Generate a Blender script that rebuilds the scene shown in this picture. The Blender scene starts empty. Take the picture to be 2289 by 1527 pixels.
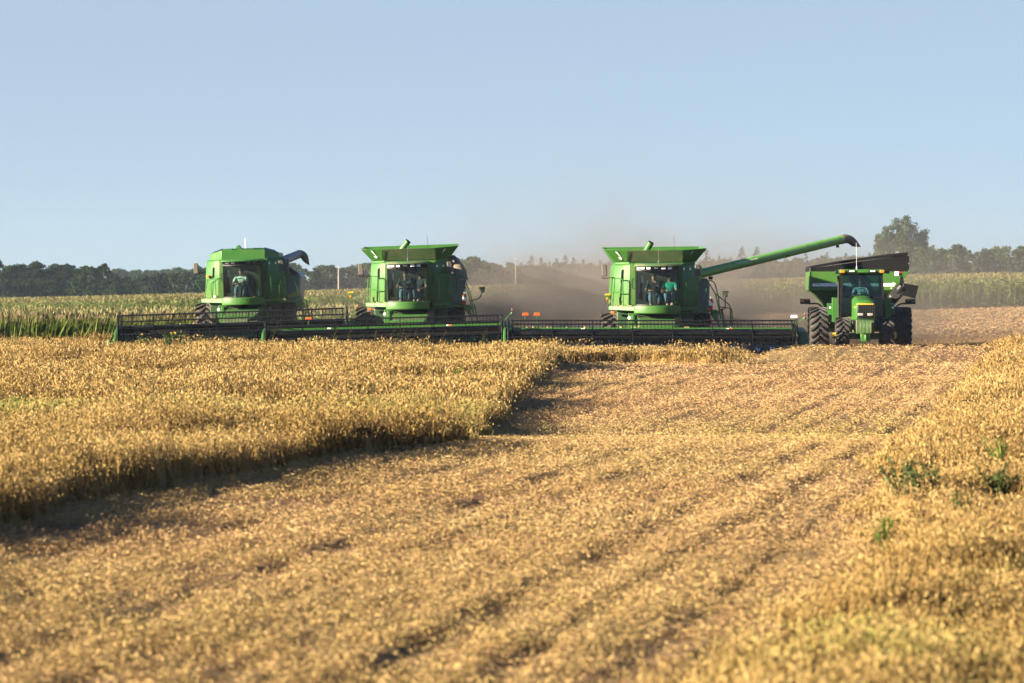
import bpy, bmesh, math, random
import numpy as np
from mathutils import Vector, Matrix, Euler
PI = math.pi
R = math.radians
random.seed(7)
rng = np.random.default_rng(11)

scene = bpy.context.scene
col = scene.collection
F = 6358.0            # focal length in photo pixels (100 mm on 36 mm, 2289 px wide)
EYE = 2.2             # camera height
HOR = 640.0           # horizon row in the photo

# ------------------------------------------------------------------ materials
def nodes_of(m):
    m.use_nodes = True
    nt = m.node_tree
    nt.nodes.clear()
    out = nt.nodes.new('ShaderNodeOutputMaterial')
    return nt, out

ALB = 0.62      # dry straw, paint and leaves reflect less than they look in full sun

def mat(name, colr, rough=0.5, metal=0.0, dust=0.0, dscale=2.0, dcol=(0.30, 0.23, 0.14), bump=0.0, bscale=30, coat=0.0, low=None, spec=0.5):
    """painted / plain surface; dust: share of settled field dust in noise-shaped patches; low: (z0, z1, amount) more dust on the lower machine"""
    k_ = 0.85 if min(colr) > 0.4 else ALB
    colr = tuple(c*k_ for c in colr); dcol = tuple(c*ALB for c in dcol)
    m = bpy.data.materials.new(name)
    nt, out = nodes_of(m)
    b = nt.nodes.new('ShaderNodeBsdfPrincipled')
    b.inputs['Roughness'].default_value = rough
    b.inputs['Metallic'].default_value = metal
    b.inputs['Coat Weight'].default_value = coat
    b.inputs['Specular IOR Level'].default_value = spec
    b.inputs['Base Color'].default_value = (*colr, 1)
    L = nt.links.new
    L(b.outputs[0], out.inputs[0])
    tc = nt.nodes.new('ShaderNodeTexCoord')
    if dust > 0:
        n = nt.nodes.new('ShaderNodeTexNoise')
        n.inputs['Scale'].default_value = dscale
        n.inputs['Detail'].default_value = 8
        n.inputs['Roughness'].default_value = 0.65
        L(tc.outputs['Object'], n.inputs['Vector'])
        mr = nt.nodes.new('ShaderNodeMapRange')
        mr.inputs['From Min'].default_value = 0.38
        mr.inputs['From Max'].default_value = 0.75
        mr.inputs['To Min'].default_value = dust * 0.25
        mr.inputs['To Max'].default_value = min(1.0, dust * 1.6)
        L(n.outputs[0], mr.inputs[0])
        fac = mr.outputs[0]
        if low:
            sp = nt.nodes.new('ShaderNodeSeparateXYZ')
            L(tc.outputs['Object'], sp.inputs[0])
            m2 = nt.nodes.new('ShaderNodeMapRange')
            m2.inputs['From Min'].default_value = low[0]
            m2.inputs['From Max'].default_value = low[1]
            m2.inputs['To Min'].default_value = low[2]
            m2.inputs['To Max'].default_value = 0
            L(sp.outputs[2], m2.inputs[0])
            ad = nt.nodes.new('ShaderNodeMath'); ad.operation = 'ADD'; ad.use_clamp = True
            L(fac, ad.inputs[0]); L(m2.outputs[0], ad.inputs[1])
            fac = ad.outputs[0]
        mx = nt.nodes.new('ShaderNodeMix'); mx.data_type = 'RGBA'
        mx.inputs['A'].default_value = (*colr, 1)
        mx.inputs['B'].default_value = (*dcol, 1)
        L(fac, mx.inputs['Factor'])
        L(mx.outputs['Result'], b.inputs['Base Color'])
        m3 = nt.nodes.new('ShaderNodeMapRange')
        m3.inputs['To Min'].default_value = rough
        m3.inputs['To Max'].default_value = 0.85
        L(fac, m3.inputs[0]); L(m3.outputs[0], b.inputs['Roughness'])
    if bump > 0:
        n2 = nt.nodes.new('ShaderNodeTexNoise')
        n2.inputs['Scale'].default_value = bscale
        n2.inputs['Detail'].default_value = 6
        L(tc.outputs['Object'], n2.inputs['Vector'])
        bp = nt.nodes.new('ShaderNodeBump')
        bp.inputs['Strength'].default_value = bump
        bp.inputs['Distance'].default_value = 0.02
        L(n2.outputs[0], bp.inputs['Height'])
        L(bp.outputs[0], b.inputs['Normal'])
    return m

def leafmat(name, stops, trans=0.3, nscale=0.25, namp=0.5, rough=0.75, gcol=None, gpos=None):
    """foliage: colour ramp over a per-leaf random value plus a slow noise over the ground"""
    m = bpy.data.materials.new(name)
    nt, out = nodes_of(m)
    L = nt.links.new
    at = nt.nodes.new('ShaderNodeAttribute'); at.attribute_name = 'rnd'
    geo = nt.nodes.new('ShaderNodeNewGeometry')
    n = nt.nodes.new('ShaderNodeTexNoise')
    n.inputs['Scale'].default_value = nscale
    n.inputs['Detail'].default_value = 4
    L(geo.outputs['Position'], n.inputs['Vector'])
    ma = nt.nodes.new('ShaderNodeMath'); ma.operation = 'MULTIPLY_ADD'
    ma.inputs[1].default_value = namp * 2; ma.inputs[2].default_value = -namp
    L(n.outputs[0], ma.inputs[0])
    ad = nt.nodes.new('ShaderNodeMath'); ad.operation = 'ADD'; ad.use_clamp = True
    L(at.outputs['Fac'], ad.inputs[0]); L(ma.outputs[0], ad.inputs[1])
    cr = nt.nodes.new('ShaderNodeValToRGB')
    el = cr.color_ramp.elements
    while len(el) < len(stops): el.new(0.5)
    for e, (p, c) in zip(el, stops):
        e.position = p; e.color = (*[q*ALB for q in c], 1)
    L(ad.outputs[0], cr.inputs[0])
    colout = cr.outputs[0]
    if gcol:
        a2 = nt.nodes.new('ShaderNodeAttribute'); a2.attribute_name = 'grn'
        mx = nt.nodes.new('ShaderNodeMix'); mx.data_type = 'RGBA'
        L(a2.outputs['Fac'], mx.inputs['Factor']); L(colout, mx.inputs['A'])
        mx.inputs['B'].default_value = (*[q*ALB for q in gcol], 1)
        colout = mx.outputs['Result']
    d = nt.nodes.new('ShaderNodeBsdfDiffuse'); L(colout, d.inputs[0])
    t = nt.nodes.new('ShaderNodeBsdfTranslucent'); L(colout, t.inputs[0])
    ms = nt.nodes.new('ShaderNodeMixShader'); ms.inputs[0].default_value = trans
    L(d.outputs[0], ms.inputs[1]); L(t.outputs[0], ms.inputs[2])
    L(ms.outputs[0], out.inputs[0])
    return m

def glassmat(name, tint=(0.72, 0.78, 0.76), refl=0.10):
    m = bpy.data.materials.new(name)
    nt, out = nodes_of(m)
    L = nt.links.new
    t = nt.nodes.new('ShaderNodeBsdfTransparent'); t.inputs[0].default_value = (*tint, 1)
    g = nt.nodes.new('ShaderNodeBsdfGlossy'); g.inputs['Roughness'].default_value = 0.04
    lw = nt.nodes.new('ShaderNodeFresnel'); lw.inputs['IOR'].default_value = 1.17
    mr = nt.nodes.new('ShaderNodeMath'); mr.operation = 'ADD'; mr.inputs[1].default_value = refl * 0.1; mr.use_clamp = True
    L(lw.outputs[0], mr.inputs[0])
    ms = nt.nodes.new('ShaderNodeMixShader')
    L(mr.outputs[0], ms.inputs[0]); L(t.outputs[0], ms.inputs[1]); L(g.outputs[0], ms.inputs[2])
    L(ms.outputs[0], out.inputs[0])
    return m

M = {}
GREEN = (0.026, 0.165, 0.013)
M['green'] = mat('green_paint', GREEN, 0.40, dust=0.12, dscale=2.2, spec=0.35)
M['body'] = mat('combine_body_paint', GREEN, 0.42, dust=0.20, dscale=1.3, low=(1.9, 2.7, 0.16), spec=0.32)
M['green_gloss'] = mat('glossy_green_paint', (0.16, 0.41, 0.075), 0.25, dust=0.12, dscale=1.2, coat=0.3)
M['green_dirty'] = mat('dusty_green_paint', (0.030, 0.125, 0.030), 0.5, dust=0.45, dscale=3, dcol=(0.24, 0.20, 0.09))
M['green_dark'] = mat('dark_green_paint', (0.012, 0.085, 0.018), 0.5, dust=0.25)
M['cart_green'] = mat('cart_green_paint', (0.036, 0.165, 0.010), 0.36, dust=0.12, dscale=1.2)
M['black'] = mat('black_metal', (0.008, 0.008, 0.009), 0.42, dust=0.02, dscale=5, spec=0.25)
M['tarp'] = mat('black_tarp', (0.007, 0.007, 0.008), 0.7, dust=0.01, spec=0.12, bump=0.3, bscale=6)
M['reel'] = mat('black_reel_paint', (0.009, 0.009, 0.011), 0.36, dust=0.02, dscale=4, spec=0.3)
M['dark'] = mat('cab_interior_dark', (0.022, 0.022, 0.02), 0.7)
M['liner'] = mat('cab_liner', (0.030, 0.036, 0.022), 0.8)
M['grey'] = mat('sky_grey_panel', (0.13, 0.16, 0.20), 0.4, dust=0.15)  # bluish grey: shade and reflected sky put into the side hood's colour
M['augergrey'] = mat('weathered_grey_tube', (0.10, 0.115, 0.13), 0.45, dust=0.2)
M['boot'] = mat('brown_rubber_spout', (0.16, 0.125, 0.085), 0.7, dust=0.4)
M['tyre'] = mat('dusty_rubber', (0.028, 0.026, 0.024), 0.8, dust=0.55, dscale=4, dcol=(0.16, 0.125, 0.09), bump=0.4, bscale=25)
M['tyre2'] = mat('clean_rubber', (0.020, 0.020, 0.020), 0.75, dust=0.25, dscale=4, dcol=(0.15, 0.12, 0.085), bump=0.3, bscale=25)
M['yellow'] = mat('yellow_paint', (0.75, 0.50, 0.015), 0.4, dust=0.15)
M['orange'] = mat('orange_lens', (0.85, 0.22, 0.02), 0.25)
M['red'] = mat('red_paint', (0.55, 0.02, 0.015), 0.3)
M['red_dark'] = mat('dark_red_lens', (0.20, 0.02, 0.015), 0.3)
M['redorange'] = mat('red_orange_reflector', (0.70, 0.10, 0.02), 0.4)
M['white'] = mat('white_paint', (0.78, 0.78, 0.76), 0.4)
M['lamp'] = mat('lamp_lens', (0.80, 0.80, 0.78), 0.12, metal=0.15)
M['lens_grey'] = mat('dusty_headlight_lens', (0.42, 0.42, 0.40), 0.2, dust=0.4)
M['plastic'] = mat('dusty_black_plastic', (0.075, 0.066, 0.058), 0.6, dust=0.15)
M['steel'] = mat('bare_steel', (0.45, 0.45, 0.44), 0.35, metal=0.8)
M['blue'] = mat('blue_belt', (0.02, 0.05, 0.16), 0.5)
M['chaff'] = mat('chaff', (0.50, 0.38, 0.18), 0.9)
M['glass'] = glassmat('cab_glass')
M['tglass'] = glassmat('tinted_cab_glass', (0.42, 0.56, 0.56), 0.25)
M['skin'] = mat('skin', (0.36, 0.19, 0.13), 0.6)
M['hair'] = mat('dark_hair', (0.02, 0.014, 0.01), 0.8)
M['jeans'] = mat('blue_jeans', (0.12, 0.22, 0.36), 0.9, dust=0.15, dscale=9, dcol=(0.35, 0.45, 0.58))
M['jeans_dark'] = mat('dark_jeans', (0.05, 0.085, 0.12), 0.9)
M['mint'] = mat('pale_mint_shirt', (0.55, 0.72, 0.62), 0.9)
M['shirt_dark'] = mat('dark_shirt', (0.035, 0.05, 0.055), 0.9)
M['shirt_black'] = mat('black_shirt', (0.02, 0.02, 0.022), 0.9)
M['teal'] = mat('turquoise_shirt', (0.02, 0.48, 0.33), 0.85)
M['shirt_white'] = mat('white_shirt', (0.72, 0.78, 0.82), 0.9)
M['boots'] = mat('boot_leather', (0.16, 0.13, 0.10), 0.8)
M['bark'] = mat('bark', (0.030, 0.025, 0.020), 0.9, dust=0.1, bump=0.6, bscale=12)
M['pole'] = mat('weathered_pole_wood', (0.42, 0.38, 0.33), 0.9, dust=0.2)

# ------------------------------------------------------------------ mesh helpers
class MB:
    def __init__(s): s.v = []; s.f = []
    def add(s, vs, fs):
        o = len(s.v)
        s.v += [tuple(p) for p in vs]
        s.f += [tuple(i + o for i in f) for f in fs]
        return s
    def hexa(s, p):
        return s.add(p, [(0,3,2,1),(4,5,6,7),(0,1,5,4),(1,2,6,5),(2,3,7,6),(3,0,4,7)])
    def box(s, x0, x1, y0, y1, z0, z1):
        return s.hexa([(x0,y0,z0),(x1,y0,z0),(x1,y1,z0),(x0,y1,z0),(x0,y0,z1),(x1,y0,z1),(x1,y1,z1),(x0,y1,z1)])
    def rbox(s, c, sz, rot=(0,0,0)):
        m = Euler(rot).to_matrix(); c = Vector(c); a, b, d = sz[0]/2, sz[1]/2, sz[2]/2
        return s.hexa([c + m @ Vector(p) for p in [(-a,-b,-d),(a,-b,-d),(a,b,-d),(-a,b,-d),(-a,-b,d),(a,-b,d),(a,b,d),(-a,b,d)]])
    def loft(s, rings, cap0=True, cap1=True, closed=True):
        n = len(rings[0]); vs = [p for r in rings for p in r]; fs = []
        for k in range(len(rings)-1):
            for i in range(n if closed else n-1):
                j = (i+1) % n
                fs.append((k*n+i, k*n+j, (k+1)*n+j, (k+1)*n+i))
        if cap0: fs.append(tuple(range(n-1, -1, -1)))
        if cap1: fs.append(tuple((len(rings)-1)*n + i for i in range(n)))
        return s.add(vs, fs)
    def tube(s, pts, r, n=8, caps=True):
        pts = [Vector(p) for p in pts]
        rs = r if isinstance(r, (list, tuple)) else [r]*len(pts)
        t0 = (pts[1]-pts[0]).normalized()
        u = t0.orthogonal().normalized()
        rings = []
        for i, p in enumerate(pts):
            if i == 0: t = t0
            elif i == len(pts)-1: t = (pts[i]-pts[i-1]).normalized()
            else: t = ((pts[i+1]-pts[i]).normalized() + (pts[i]-pts[i-1]).normalized()).normalized()
            u = (u - t*u.dot(t)).normalized(); w = t.cross(u)
            rings.append([p + (u*math.cos(2*PI*k/n) + w*math.sin(2*PI*k/n))*rs[i] for k in range(n)])
        return s.loft(rings, caps, caps)
    def lathe(s, prof, c, axis='x', n=24):
        """prof: (offset along the axis, radius)"""
        rings = []
        for a, r in prof:
            ring = []
            for k in range(n):
                t = 2*PI*k/n; p, q = r*math.cos(t), r*math.sin(t)
                d = {'x': (a, p, q), 'y': (p, a, q), 'z': (p, q, a)}[axis]
                ring.append((c[0]+d[0], c[1]+d[1], c[2]+d[2]))
            rings.append(ring)
        return s.loft(rings)
    def build(s, name, m, parent=None, bevel=0.0, smooth=True, ang=38):
        me = bpy.data.meshes.new(name)
        me.from_pydata(s.v, [], s.f)
        bm = bmesh.new(); bm.from_mesh(me)
        bmesh.ops.recalc_face_normals(bm, faces=bm.faces)
        bm.to_mesh(me); bm.free()
        if smooth:
            me.shade_smooth(); me.set_sharp_from_angle(angle=R(ang))
        me.materials.append(M[m] if isinstance(m, str) else m)
        o = bpy.data.objects.new(name, me)
        col.objects.link(o)
        if parent: o.parent = parent
        if bevel > 0:
            bv = o.modifiers.new('bevel', 'BEVEL'); bv.width = bevel; bv.segments = 2; bv.limit_method = 'ANGLE'; bv.angle_limit = R(30)
            bv.harden_normals = False
        return o

def arc(c, r, a0, a1, n=8, plane='xz'):
    out = []
    for k in range(n+1):
        t = R(a0 + (a1-a0)*k/n); p, q = r*math.cos(t), r*math.sin(t)
        out.append({'xz': (c[0]+p, c[1], c[2]+q), 'xy': (c[0]+p, c[1]+q, c[2]), 'yz': (c[0], c[1]+p, c[2]+q)}[plane])
    return out

def rounded(pts, r=0.08, n=4):
    """polyline with rounded corners"""
    P = [Vector(p) for p in pts]; out = [P[0]]
    for i in range(1, len(P)-1):
        a, b, c = P[i-1], P[i], P[i+1]
        d1 = min(r, (a-b).length*0.45); d2 = min(r, (c-b).length*0.45)
        p0 = b + (a-b).normalized()*d1; p1 = b + (c-b).normalized()*d2
        for k in range(n+1):
            t = k/n
            out.append((1-t)**2*p0 + 2*t*(1-t)*b + t*t*p1)
    out.append(P[-1])
    return out

def tag(o, label=None, cat=None, group=None, kind=None):
    if label: o['label'] = label
    if cat: o['category'] = cat
    if group: o['group'] = group
    if kind: o['kind'] = kind
    return o

def thing(name, label, cat, loc=(0,0,0), rot=(0,0,0), group=None):
    o = bpy.data.objects.new(name, None)
    o.empty_display_size = 0.3
    col.objects.link(o); o.location = loc; o.rotation_euler = rot
    return tag(o, label, cat, group)

def child_copy(o, parent):
    c = o.copy(); col.objects.link(c); c.parent = parent
    return c

def npmesh(name, V, Q, mats, midx=None, attrs=None):
    """V (n,3), Q (m,k) faces of one size"""
    me = bpy.data.meshes.new(name)
    k = Q.shape[1]; m = Q.shape[0]
    me.vertices.add(len(V)); me.vertices.foreach_set('co', np.ascontiguousarray(V, dtype=np.float32).ravel())
    me.loops.add(m*k); me.loops.foreach_set('vertex_index', np.ascontiguousarray(Q, dtype=np.int32).ravel())
    me.polygons.add(m)
    me.polygons.foreach_set('loop_start', np.arange(0, m*k, k, dtype=np.int32))
    me.polygons.foreach_set('loop_total', np.full(m, k, dtype=np.int32))
    for mm in mats: me.materials.append(mm)
    if midx is not None: me.polygons.foreach_set('material_index', midx.astype(np.int32))
    for nm, arr in (attrs or {}).items():
        a = me.attributes.new(nm, 'FLOAT', 'FACE'); a.data.foreach_set('value', arr.astype(np.float32))
    me.update(); me.validate()
    return me

def npobj(name, me, parent=None):
    o = bpy.data.objects.new(name, me); col.objects.link(o)
    if parent: o.parent = parent
    return o

# ------------------------------------------------------------------ noise and terrain
def vnoise(x, y, seed=0):
    xi = np.floor(x).astype(np.int64); yi = np.floor(y).astype(np.int64)
    xf = x-xi; yf = y-yi
    def h(a, b):
        n = (a*374761393 + b*668265263 + seed*974711) & 0x7fffffff
        n = ((n ^ (n >> 13))*1274126177) & 0x7fffffff
        n = (n ^ (n >> 16)) & 0xffff
        return n/65535.0
    u = xf*xf*(3-2*xf); v = yf*yf*(3-2*yf)
    return (h(xi,yi)*(1-u)+h(xi+1,yi)*u)*(1-v) + (h(xi,yi+1)*(1-u)+h(xi+1,yi+1)*u)*v

def fbm(x, y, seed=0, oct=4):
    s = 0; a = 0.5; t = 0
    for k in range(oct):
        s = s + a*vnoise(x*2**k, y*2**k, seed+k*17); t += a; a *= 0.5
    return s/t

DD = [0, 20, 39, 44, 50, 62, 74, 82, 85.5, 89.5, 92, 95, 98.5]
ZZ = [0, 0, 0.0, -0.20, -0.52, -0.36, -0.21, -0.10, -0.17, 0.12, 0.27, 0.05, -0.33]
DDs = np.linspace(0, 98.5, 400)
_zs = np.interp(DDs, DD, ZZ)
_zl = np.interp(DDs, [0, 20, 39, 44, 50, 62, 74, 82, 85.5, 92, 98.5], [0, 0, 0.0, -0.20, -0.52, -0.36, -0.21, -0.10, -0.16, -0.27, -0.40])
_k = np.exp(-0.5*(np.arange(-9, 10)/3.2)**2); _k /= _k.sum()
_zs = np.convolve(np.pad(_zs, 9, mode='edge'), _k, mode='valid')
_zl = np.convolve(np.pad(_zl, 9, mode='edge'), _k, mode='valid')

def sstep(a, b, x):
    t = np.clip((x-a)/(b-a), 0, 1); return t*t*(3-2*t)

def terrain(X, Y, fine=False):
    X = np.asarray(X, dtype=float); Y = np.asarray(Y, dtype=float)
    yy = np.clip(Y - 0.12*(X-2)*np.exp(-((Y-42)/16)**2), 0, 98.5)
    q = sstep(7.0, 9.5, X); near = np.interp(yy, DDs, _zs)*q + np.interp(yy, DDs, _zl)*(1-q)
    row = np.interp(X, [-40, -14, -10.6, -4, 5, 9, 12.6, 30], [-0.3, -0.24, -0.24, -0.38, -0.46, -0.35, -0.19, -0.05])
    a = sstep(93.5, 99, Y)
    z = near*(1-a) + row*a
    mid = np.interp(X, [-60, -30, -12, 0, 12, 50, 90], [-1.1, -1.0, -0.95, -0.6, -0.20, 0.25, 0.4])
    b = sstep(113, 129, Y); z = z*(1-b) + mid*b
    far = np.interp(X, [-90, -45, -15, 0, 9, 19, 38, 90], [-1.9, -1.57, -0.80, -0.36, -0.20, 0.05, 0.60, 1.0])
    c = sstep(130, 225, Y); z = z*(1-c) + far*c
    e = sstep(300, 520, Y); z = z*(1-e) + (-0.5)*e
    z = z + 0.10*(fbm(X*0.11, Y*0.07, 3, 3)-0.5)*sstep(8, 20, Y)*(1-sstep(70, 96, Y))
    if fine:
        d = X - 0.215*Y
        fade = 1-sstep(150, 260, Y)
        rut = 0
        for dc, wd, dp in RUTS:
            rut = rut + dp*np.exp(-((d-dc-0.10*(vnoise(Y*0.25, Y*0, 9)-0.5))/wd)**2)*(0.35+1.1*vnoise(Y*0.6, X*0.4, 21))
        z = z - 0.42*rut*fade
        z = z + fade*(0.05*(fbm(X*1.3, Y*1.0, 5, 4)-0.5) + 0.035*(fbm(X*6, Y*4, 8, 3)-0.5))
        z = z + fade*0.012*np.sin(d*2*PI/0.38)
    return z

RUTS = [(-4.15, 0.16, 0.07), (-2.9, 0.20, 0.05), (-6.6, 0.2, 0.05), (-8.2, 0.15, 0.05), (-3.45, 0.12, 0.04), (-10.5, 0.2, 0.05), (-5.3, 0.10, 0.03),
        (3.9, 0.2, 0.05), (-12.5, .2, .05), (-14.6, .2, .05), (-17, .25, .05)]

def tz(x, y): return float(terrain(np.array([x]), np.array([y]), True)[0])

EXCL = []     # places where a weed has pushed the crop aside
# the crop still standing (plan outline, x to the right, y away from the camera)
LEFT_CROP = [(-12.0, 8), (-8.0, 17.0), (-6.2, 21), (-4.63, 25.7), (-3.96, 29.6), (-2.75, 34.0), (-1.50, 37.3), (-0.72, 39.0), (-0.72, 46), (-0.50, 52), (0.08, 62), (0.70, 73),
             (1.25, 80), (1.55, 82.3), (1.60, 85.6), (3.6, 86.2), (5.2, 85.2), (6.55, 84.4), (7.0, 90), (7.6, 94), (8.25, 97.75), (-0.45, 97.85), (-0.5, 102.2), (-8.9, 102.3), (-9.0, 106.5), (-15.0, 106.8),
             (-15.4, 113.5), (-40, 113.5), (-40, 8)]
RIGHT_CROP = [(-1.6, 4), (-0.35, 10.0), (0.45, 13.0), (1.35, 16.2), (2.1, 19.0), (3.2, 25.0), (4.25, 31.8), (5.5, 39.5), (7.5, 52), (9.9, 64), (13.2, 81), (15.6, 92), (18.0, 104), (26, 104), (26, 2)]

def inpoly(X, Y, poly):
    res = np.zeros(X.shape, bool); n = len(poly)
    X = X + (1.1 - 0.75*sstep(36, 44, Y))*(fbm(X*0.55, Y*0.55, 71, 3)-0.5) + 0.25*(vnoise(X*3.1, Y*3.1, 72)-0.5); Y = Y + 0.6*(fbm(X*0.8, Y*0.8, 73, 3)-0.5)
    for i in range(n):
        x0, y0 = poly[i]; x1, y1 = poly[(i+1) % n]
        c = ((y0 > Y) != (y1 > Y)) & (X < (x1-x0)*(Y-y0)/((y1-y0) if y1 != y0 else 1e-9)+x0)
        res ^= c
    return res

# ------------------------------------------------------------------ ground
def ground_mat():
    m = bpy.data.materials.new('stubble_ground')
    nt, out = nodes_of(m); L = nt.links.new
    geo = nt.nodes.new('ShaderNodeNewGeometry')
    b = nt.nodes.new('ShaderNodeBsdfDiffuse')
    def noise(s, d=6, r=0.6, stretch=None):
        n = nt.nodes.new('ShaderNodeTexNoise'); n.inputs['Scale'].default_value = s; n.inputs['Detail'].default_value = d; n.inputs['Roughness'].default_value = r
        if stretch:
            mp = nt.nodes.new('ShaderNodeMapping'); mp.inputs['Scale'].default_value = stretch; mp.inputs['Rotation'].default_value = (0, 0, -R(12))
            L(geo.outputs['Position'], mp.inputs[0]); L(mp.outputs[0], n.inputs['Vector'])
        else: L(geo.outputs['Position'], n.inputs['Vector'])
        return n.outputs[0]
    def ramp(f, stops):
        c = nt.nodes.new('ShaderNodeValToRGB'); e = c.color_ramp.elements
        while len(e) < len(stops): e.new(0.5)
        for q, (p, cc) in zip(e, stops): q.position = p; q.color = (*[v_*(ALB if max(cc) < 0.99 else 1) for v_ in cc], 1)
        L(f, c.inputs[0]); return c.outputs[0]
    def mix(f, a, bb):
        x = nt.nodes.new('ShaderNodeMix'); x.data_type = 'RGBA'
        L(f, x.inputs['Factor']); L(a, x.inputs['A']); L(bb, x.inputs['B']); return x.outputs['Result']
    big = noise(0.16, 4)
    fine = noise(9.0, 8, 0.75, (1.0, 0.55, 1))
    straw = ramp(fine, [(0.30, (0.10, 0.065, 0.035)), (0.45, (0.30, 0.20, 0.10)), (0.62, (0.46, 0.33, 0.16)), (0.8, (0.58, 0.45, 0.24))])
    pink = ramp(fine, [(0.30, (0.10, 0.060, 0.040)), (0.45, (0.30, 0.175, 0.10)), (0.62, (0.44, 0.275, 0.16)), (0.8, (0.55, 0.40, 0.25))])
    f = ramp(big, [(0.42, (0, 0, 0)), (0.58, (1, 1, 1))])
    c = mix(f, straw, pink)
    L(c, b.inputs[0])
    bp = nt.nodes.new('ShaderNodeBump'); bp.inputs['Strength'].default_value = 1.0; bp.inputs['Distance'].default_value = 0.05
    L(fine, bp.inputs['Height']); L(bp.outputs[0], b.inputs['Normal'])
    L(b.outputs[0], out.inputs[0])
    return m

def build_ground():
    rows = np.concatenate([np.linspace(-30, 10, 30, endpoint=False), np.geomspace(10, 130, 760), np.geomspace(131, 6000, 90)])
    u = np.concatenate([np.linspace(-1.6, -0.26, 40, endpoint=False), np.linspace(-0.26, 0.26, 420), np.linspace(0.26, 1.6, 41)[1:]])
    UU, YY = np.meshgrid(u, rows)
    XX = UU*(np.abs(YY)+6)
    Z = terrain(XX, np.maximum(YY, 0), True)
    Z = np.where(YY > 1500, Z - (YY-1500)*0.0003, Z)
    V = np.stack([XX.ravel(), YY.ravel(), Z.ravel()], 1)
    nr, nc = XX.shape
    i = np.arange((nr-1)*(nc-1)); r_ = i//(nc-1); c_ = i % (nc-1)
    a = r_*nc + c_
    Q = np.stack([a, a+1, a+nc+1, a+nc], 1)
    me = npmesh('ground', V, Q, [ground_mat()])
    me.shade_smooth()
    o = npobj('ground', me)
    tag(o, kind='structure')
build_ground()

# ------------------------------------------------------------------ leaf clouds
def unit(a): return a/np.maximum(np.linalg.norm(a, axis=1, keepdims=True), 1e-9)

def leaves(c, Ln, Wd, d):
    """diamond leaves: centres, lengths, widths, length direction"""
    n = len(c)
    rnd = rng.normal(size=(n, 3))
    s = unit(np.cross(d, rnd))
    k = unit(np.cross(d, s))
    Ln = Ln.reshape(-1, 1); Wd = Wd.reshape(-1, 1)
    V = np.stack([c - d*Ln/2, c + s*Wd/2 + k*Wd*0.25, c + d*Ln/2, c - s*Wd/2 + k*Wd*0.25], 1).reshape(-1, 3)
    Q = np.arange(n*4).reshape(-1, 4)
    return V, Q

def join(parts):
    Vs, Qs, o = [], [], 0
    for V, Q in parts:
        Vs.append(V); Qs.append(Q+o); o += len(V)
    return np.concatenate(Vs), np.concatenate(Qs)

def scatter(poly, y0, y1, dens, margin=0.03, extra=2.0, ucap=(-9, 9)):
    """jittered points inside poly and a little beyond the picture's sides"""
    W0 = -(0.18+margin)*y1 - extra; W1 = -W0
    n = int((y1-y0)*(W1-W0)*dens)
    X = rng.uniform(W0, W1, n); Y = rng.uniform(y0, y1, n)
    k = np.abs(X) < (0.18+margin)*Y + extra
    X, Y = X[k], Y[k]
    if poly is not None:
        k = inpoly(X, Y, poly); X, Y = X[k], Y[k]
    return X, Y

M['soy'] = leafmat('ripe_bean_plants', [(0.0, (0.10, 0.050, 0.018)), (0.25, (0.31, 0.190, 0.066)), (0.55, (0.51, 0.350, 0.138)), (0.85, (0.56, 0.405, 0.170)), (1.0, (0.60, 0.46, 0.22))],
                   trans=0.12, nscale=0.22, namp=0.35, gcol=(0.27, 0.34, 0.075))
M['straw'] = leafmat('cut_straw', [(0.0, (0.25, 0.125, 0.060)), (0.25, (0.46, 0.275, 0.130)), (0.55, (0.63, 0.398, 0.188)), (0.8, (0.68, 0.460, 0.225)), (1.0, (0.72, 0.55, 0.31))],
                     trans=0.10, nscale=0.18, namp=0.35, gcol=(0.40, 0.36, 0.10))

def lodge(X, Y):
    """how upright the crop stands: gentle swells and a few flattened bands"""
    return (0.52 + 0.95*fbm(X*0.38, Y*0.30, 31, 3))*(1 - 0.55*sstep(0.44, 0.35, fbm(X*0.13+40, Y*0.42, 55, 3)))*(1 - 0.3*sstep(0.42, 0.30, fbm(X*0.9, Y*0.7, 57, 2)))

def crop_core(poly, x0, x1, y0, y1, st, hm, inset=0.12):
    """opaque mass added inside the crop to block low sun, below its leafy top"""
    xs = np.arange(x0, x1, st); ys = np.arange(y0, y1, st)
    X, Y = np.meshgrid(xs, ys); Xj = X + (vnoise(X*9, Y*9, 1)-.5)*st*0.7; Yj = Y + (vnoise(X*9, Y*9, 2)-.5)*st*0.7
    keep = np.abs(Xj) < 0.205*Yj + 1.6
    ins = inpoly(Xj, Yj, poly)
    for dx, dy in ((inset, 0), (-inset, 0), (0, inset), (0, -inset)): ins &= inpoly(Xj+dx, Yj+dy, poly)
    for ex, ey, er in EXCL: ins &= ((Xj-ex)/(er*1.3))**2 + ((Yj-ey+er*0.9)/(er*2.1))**2 > 1
    Z = terrain(Xj, Yj) - 0.03 + np.where(ins, hm*lodge(Xj, Yj)*(0.34+0.38*vnoise(Xj*3.1, Yj*2.3, 13)), 0)
    nr, nc = X.shape
    i = np.arange((nr-1)*(nc-1)); a = (i//(nc-1))*nc + i % (nc-1)
    Q = np.stack([a, a+1, a+nc+1, a+nc], 1)
    ok = ins.ravel()[Q].any(1) & keep.ravel()[Q].all(1)
    Q = Q[ok]
    used, inv = np.unique(Q.ravel(), return_inverse=True)
    V = np.stack([Xj.ravel(), Yj.ravel(), Z.ravel()], 1)[used]
    Q = inv.reshape(-1, 4)
    return V, Q, rng.uniform(0.0, 0.45, len(Q)), np.zeros(len(Q))

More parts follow.
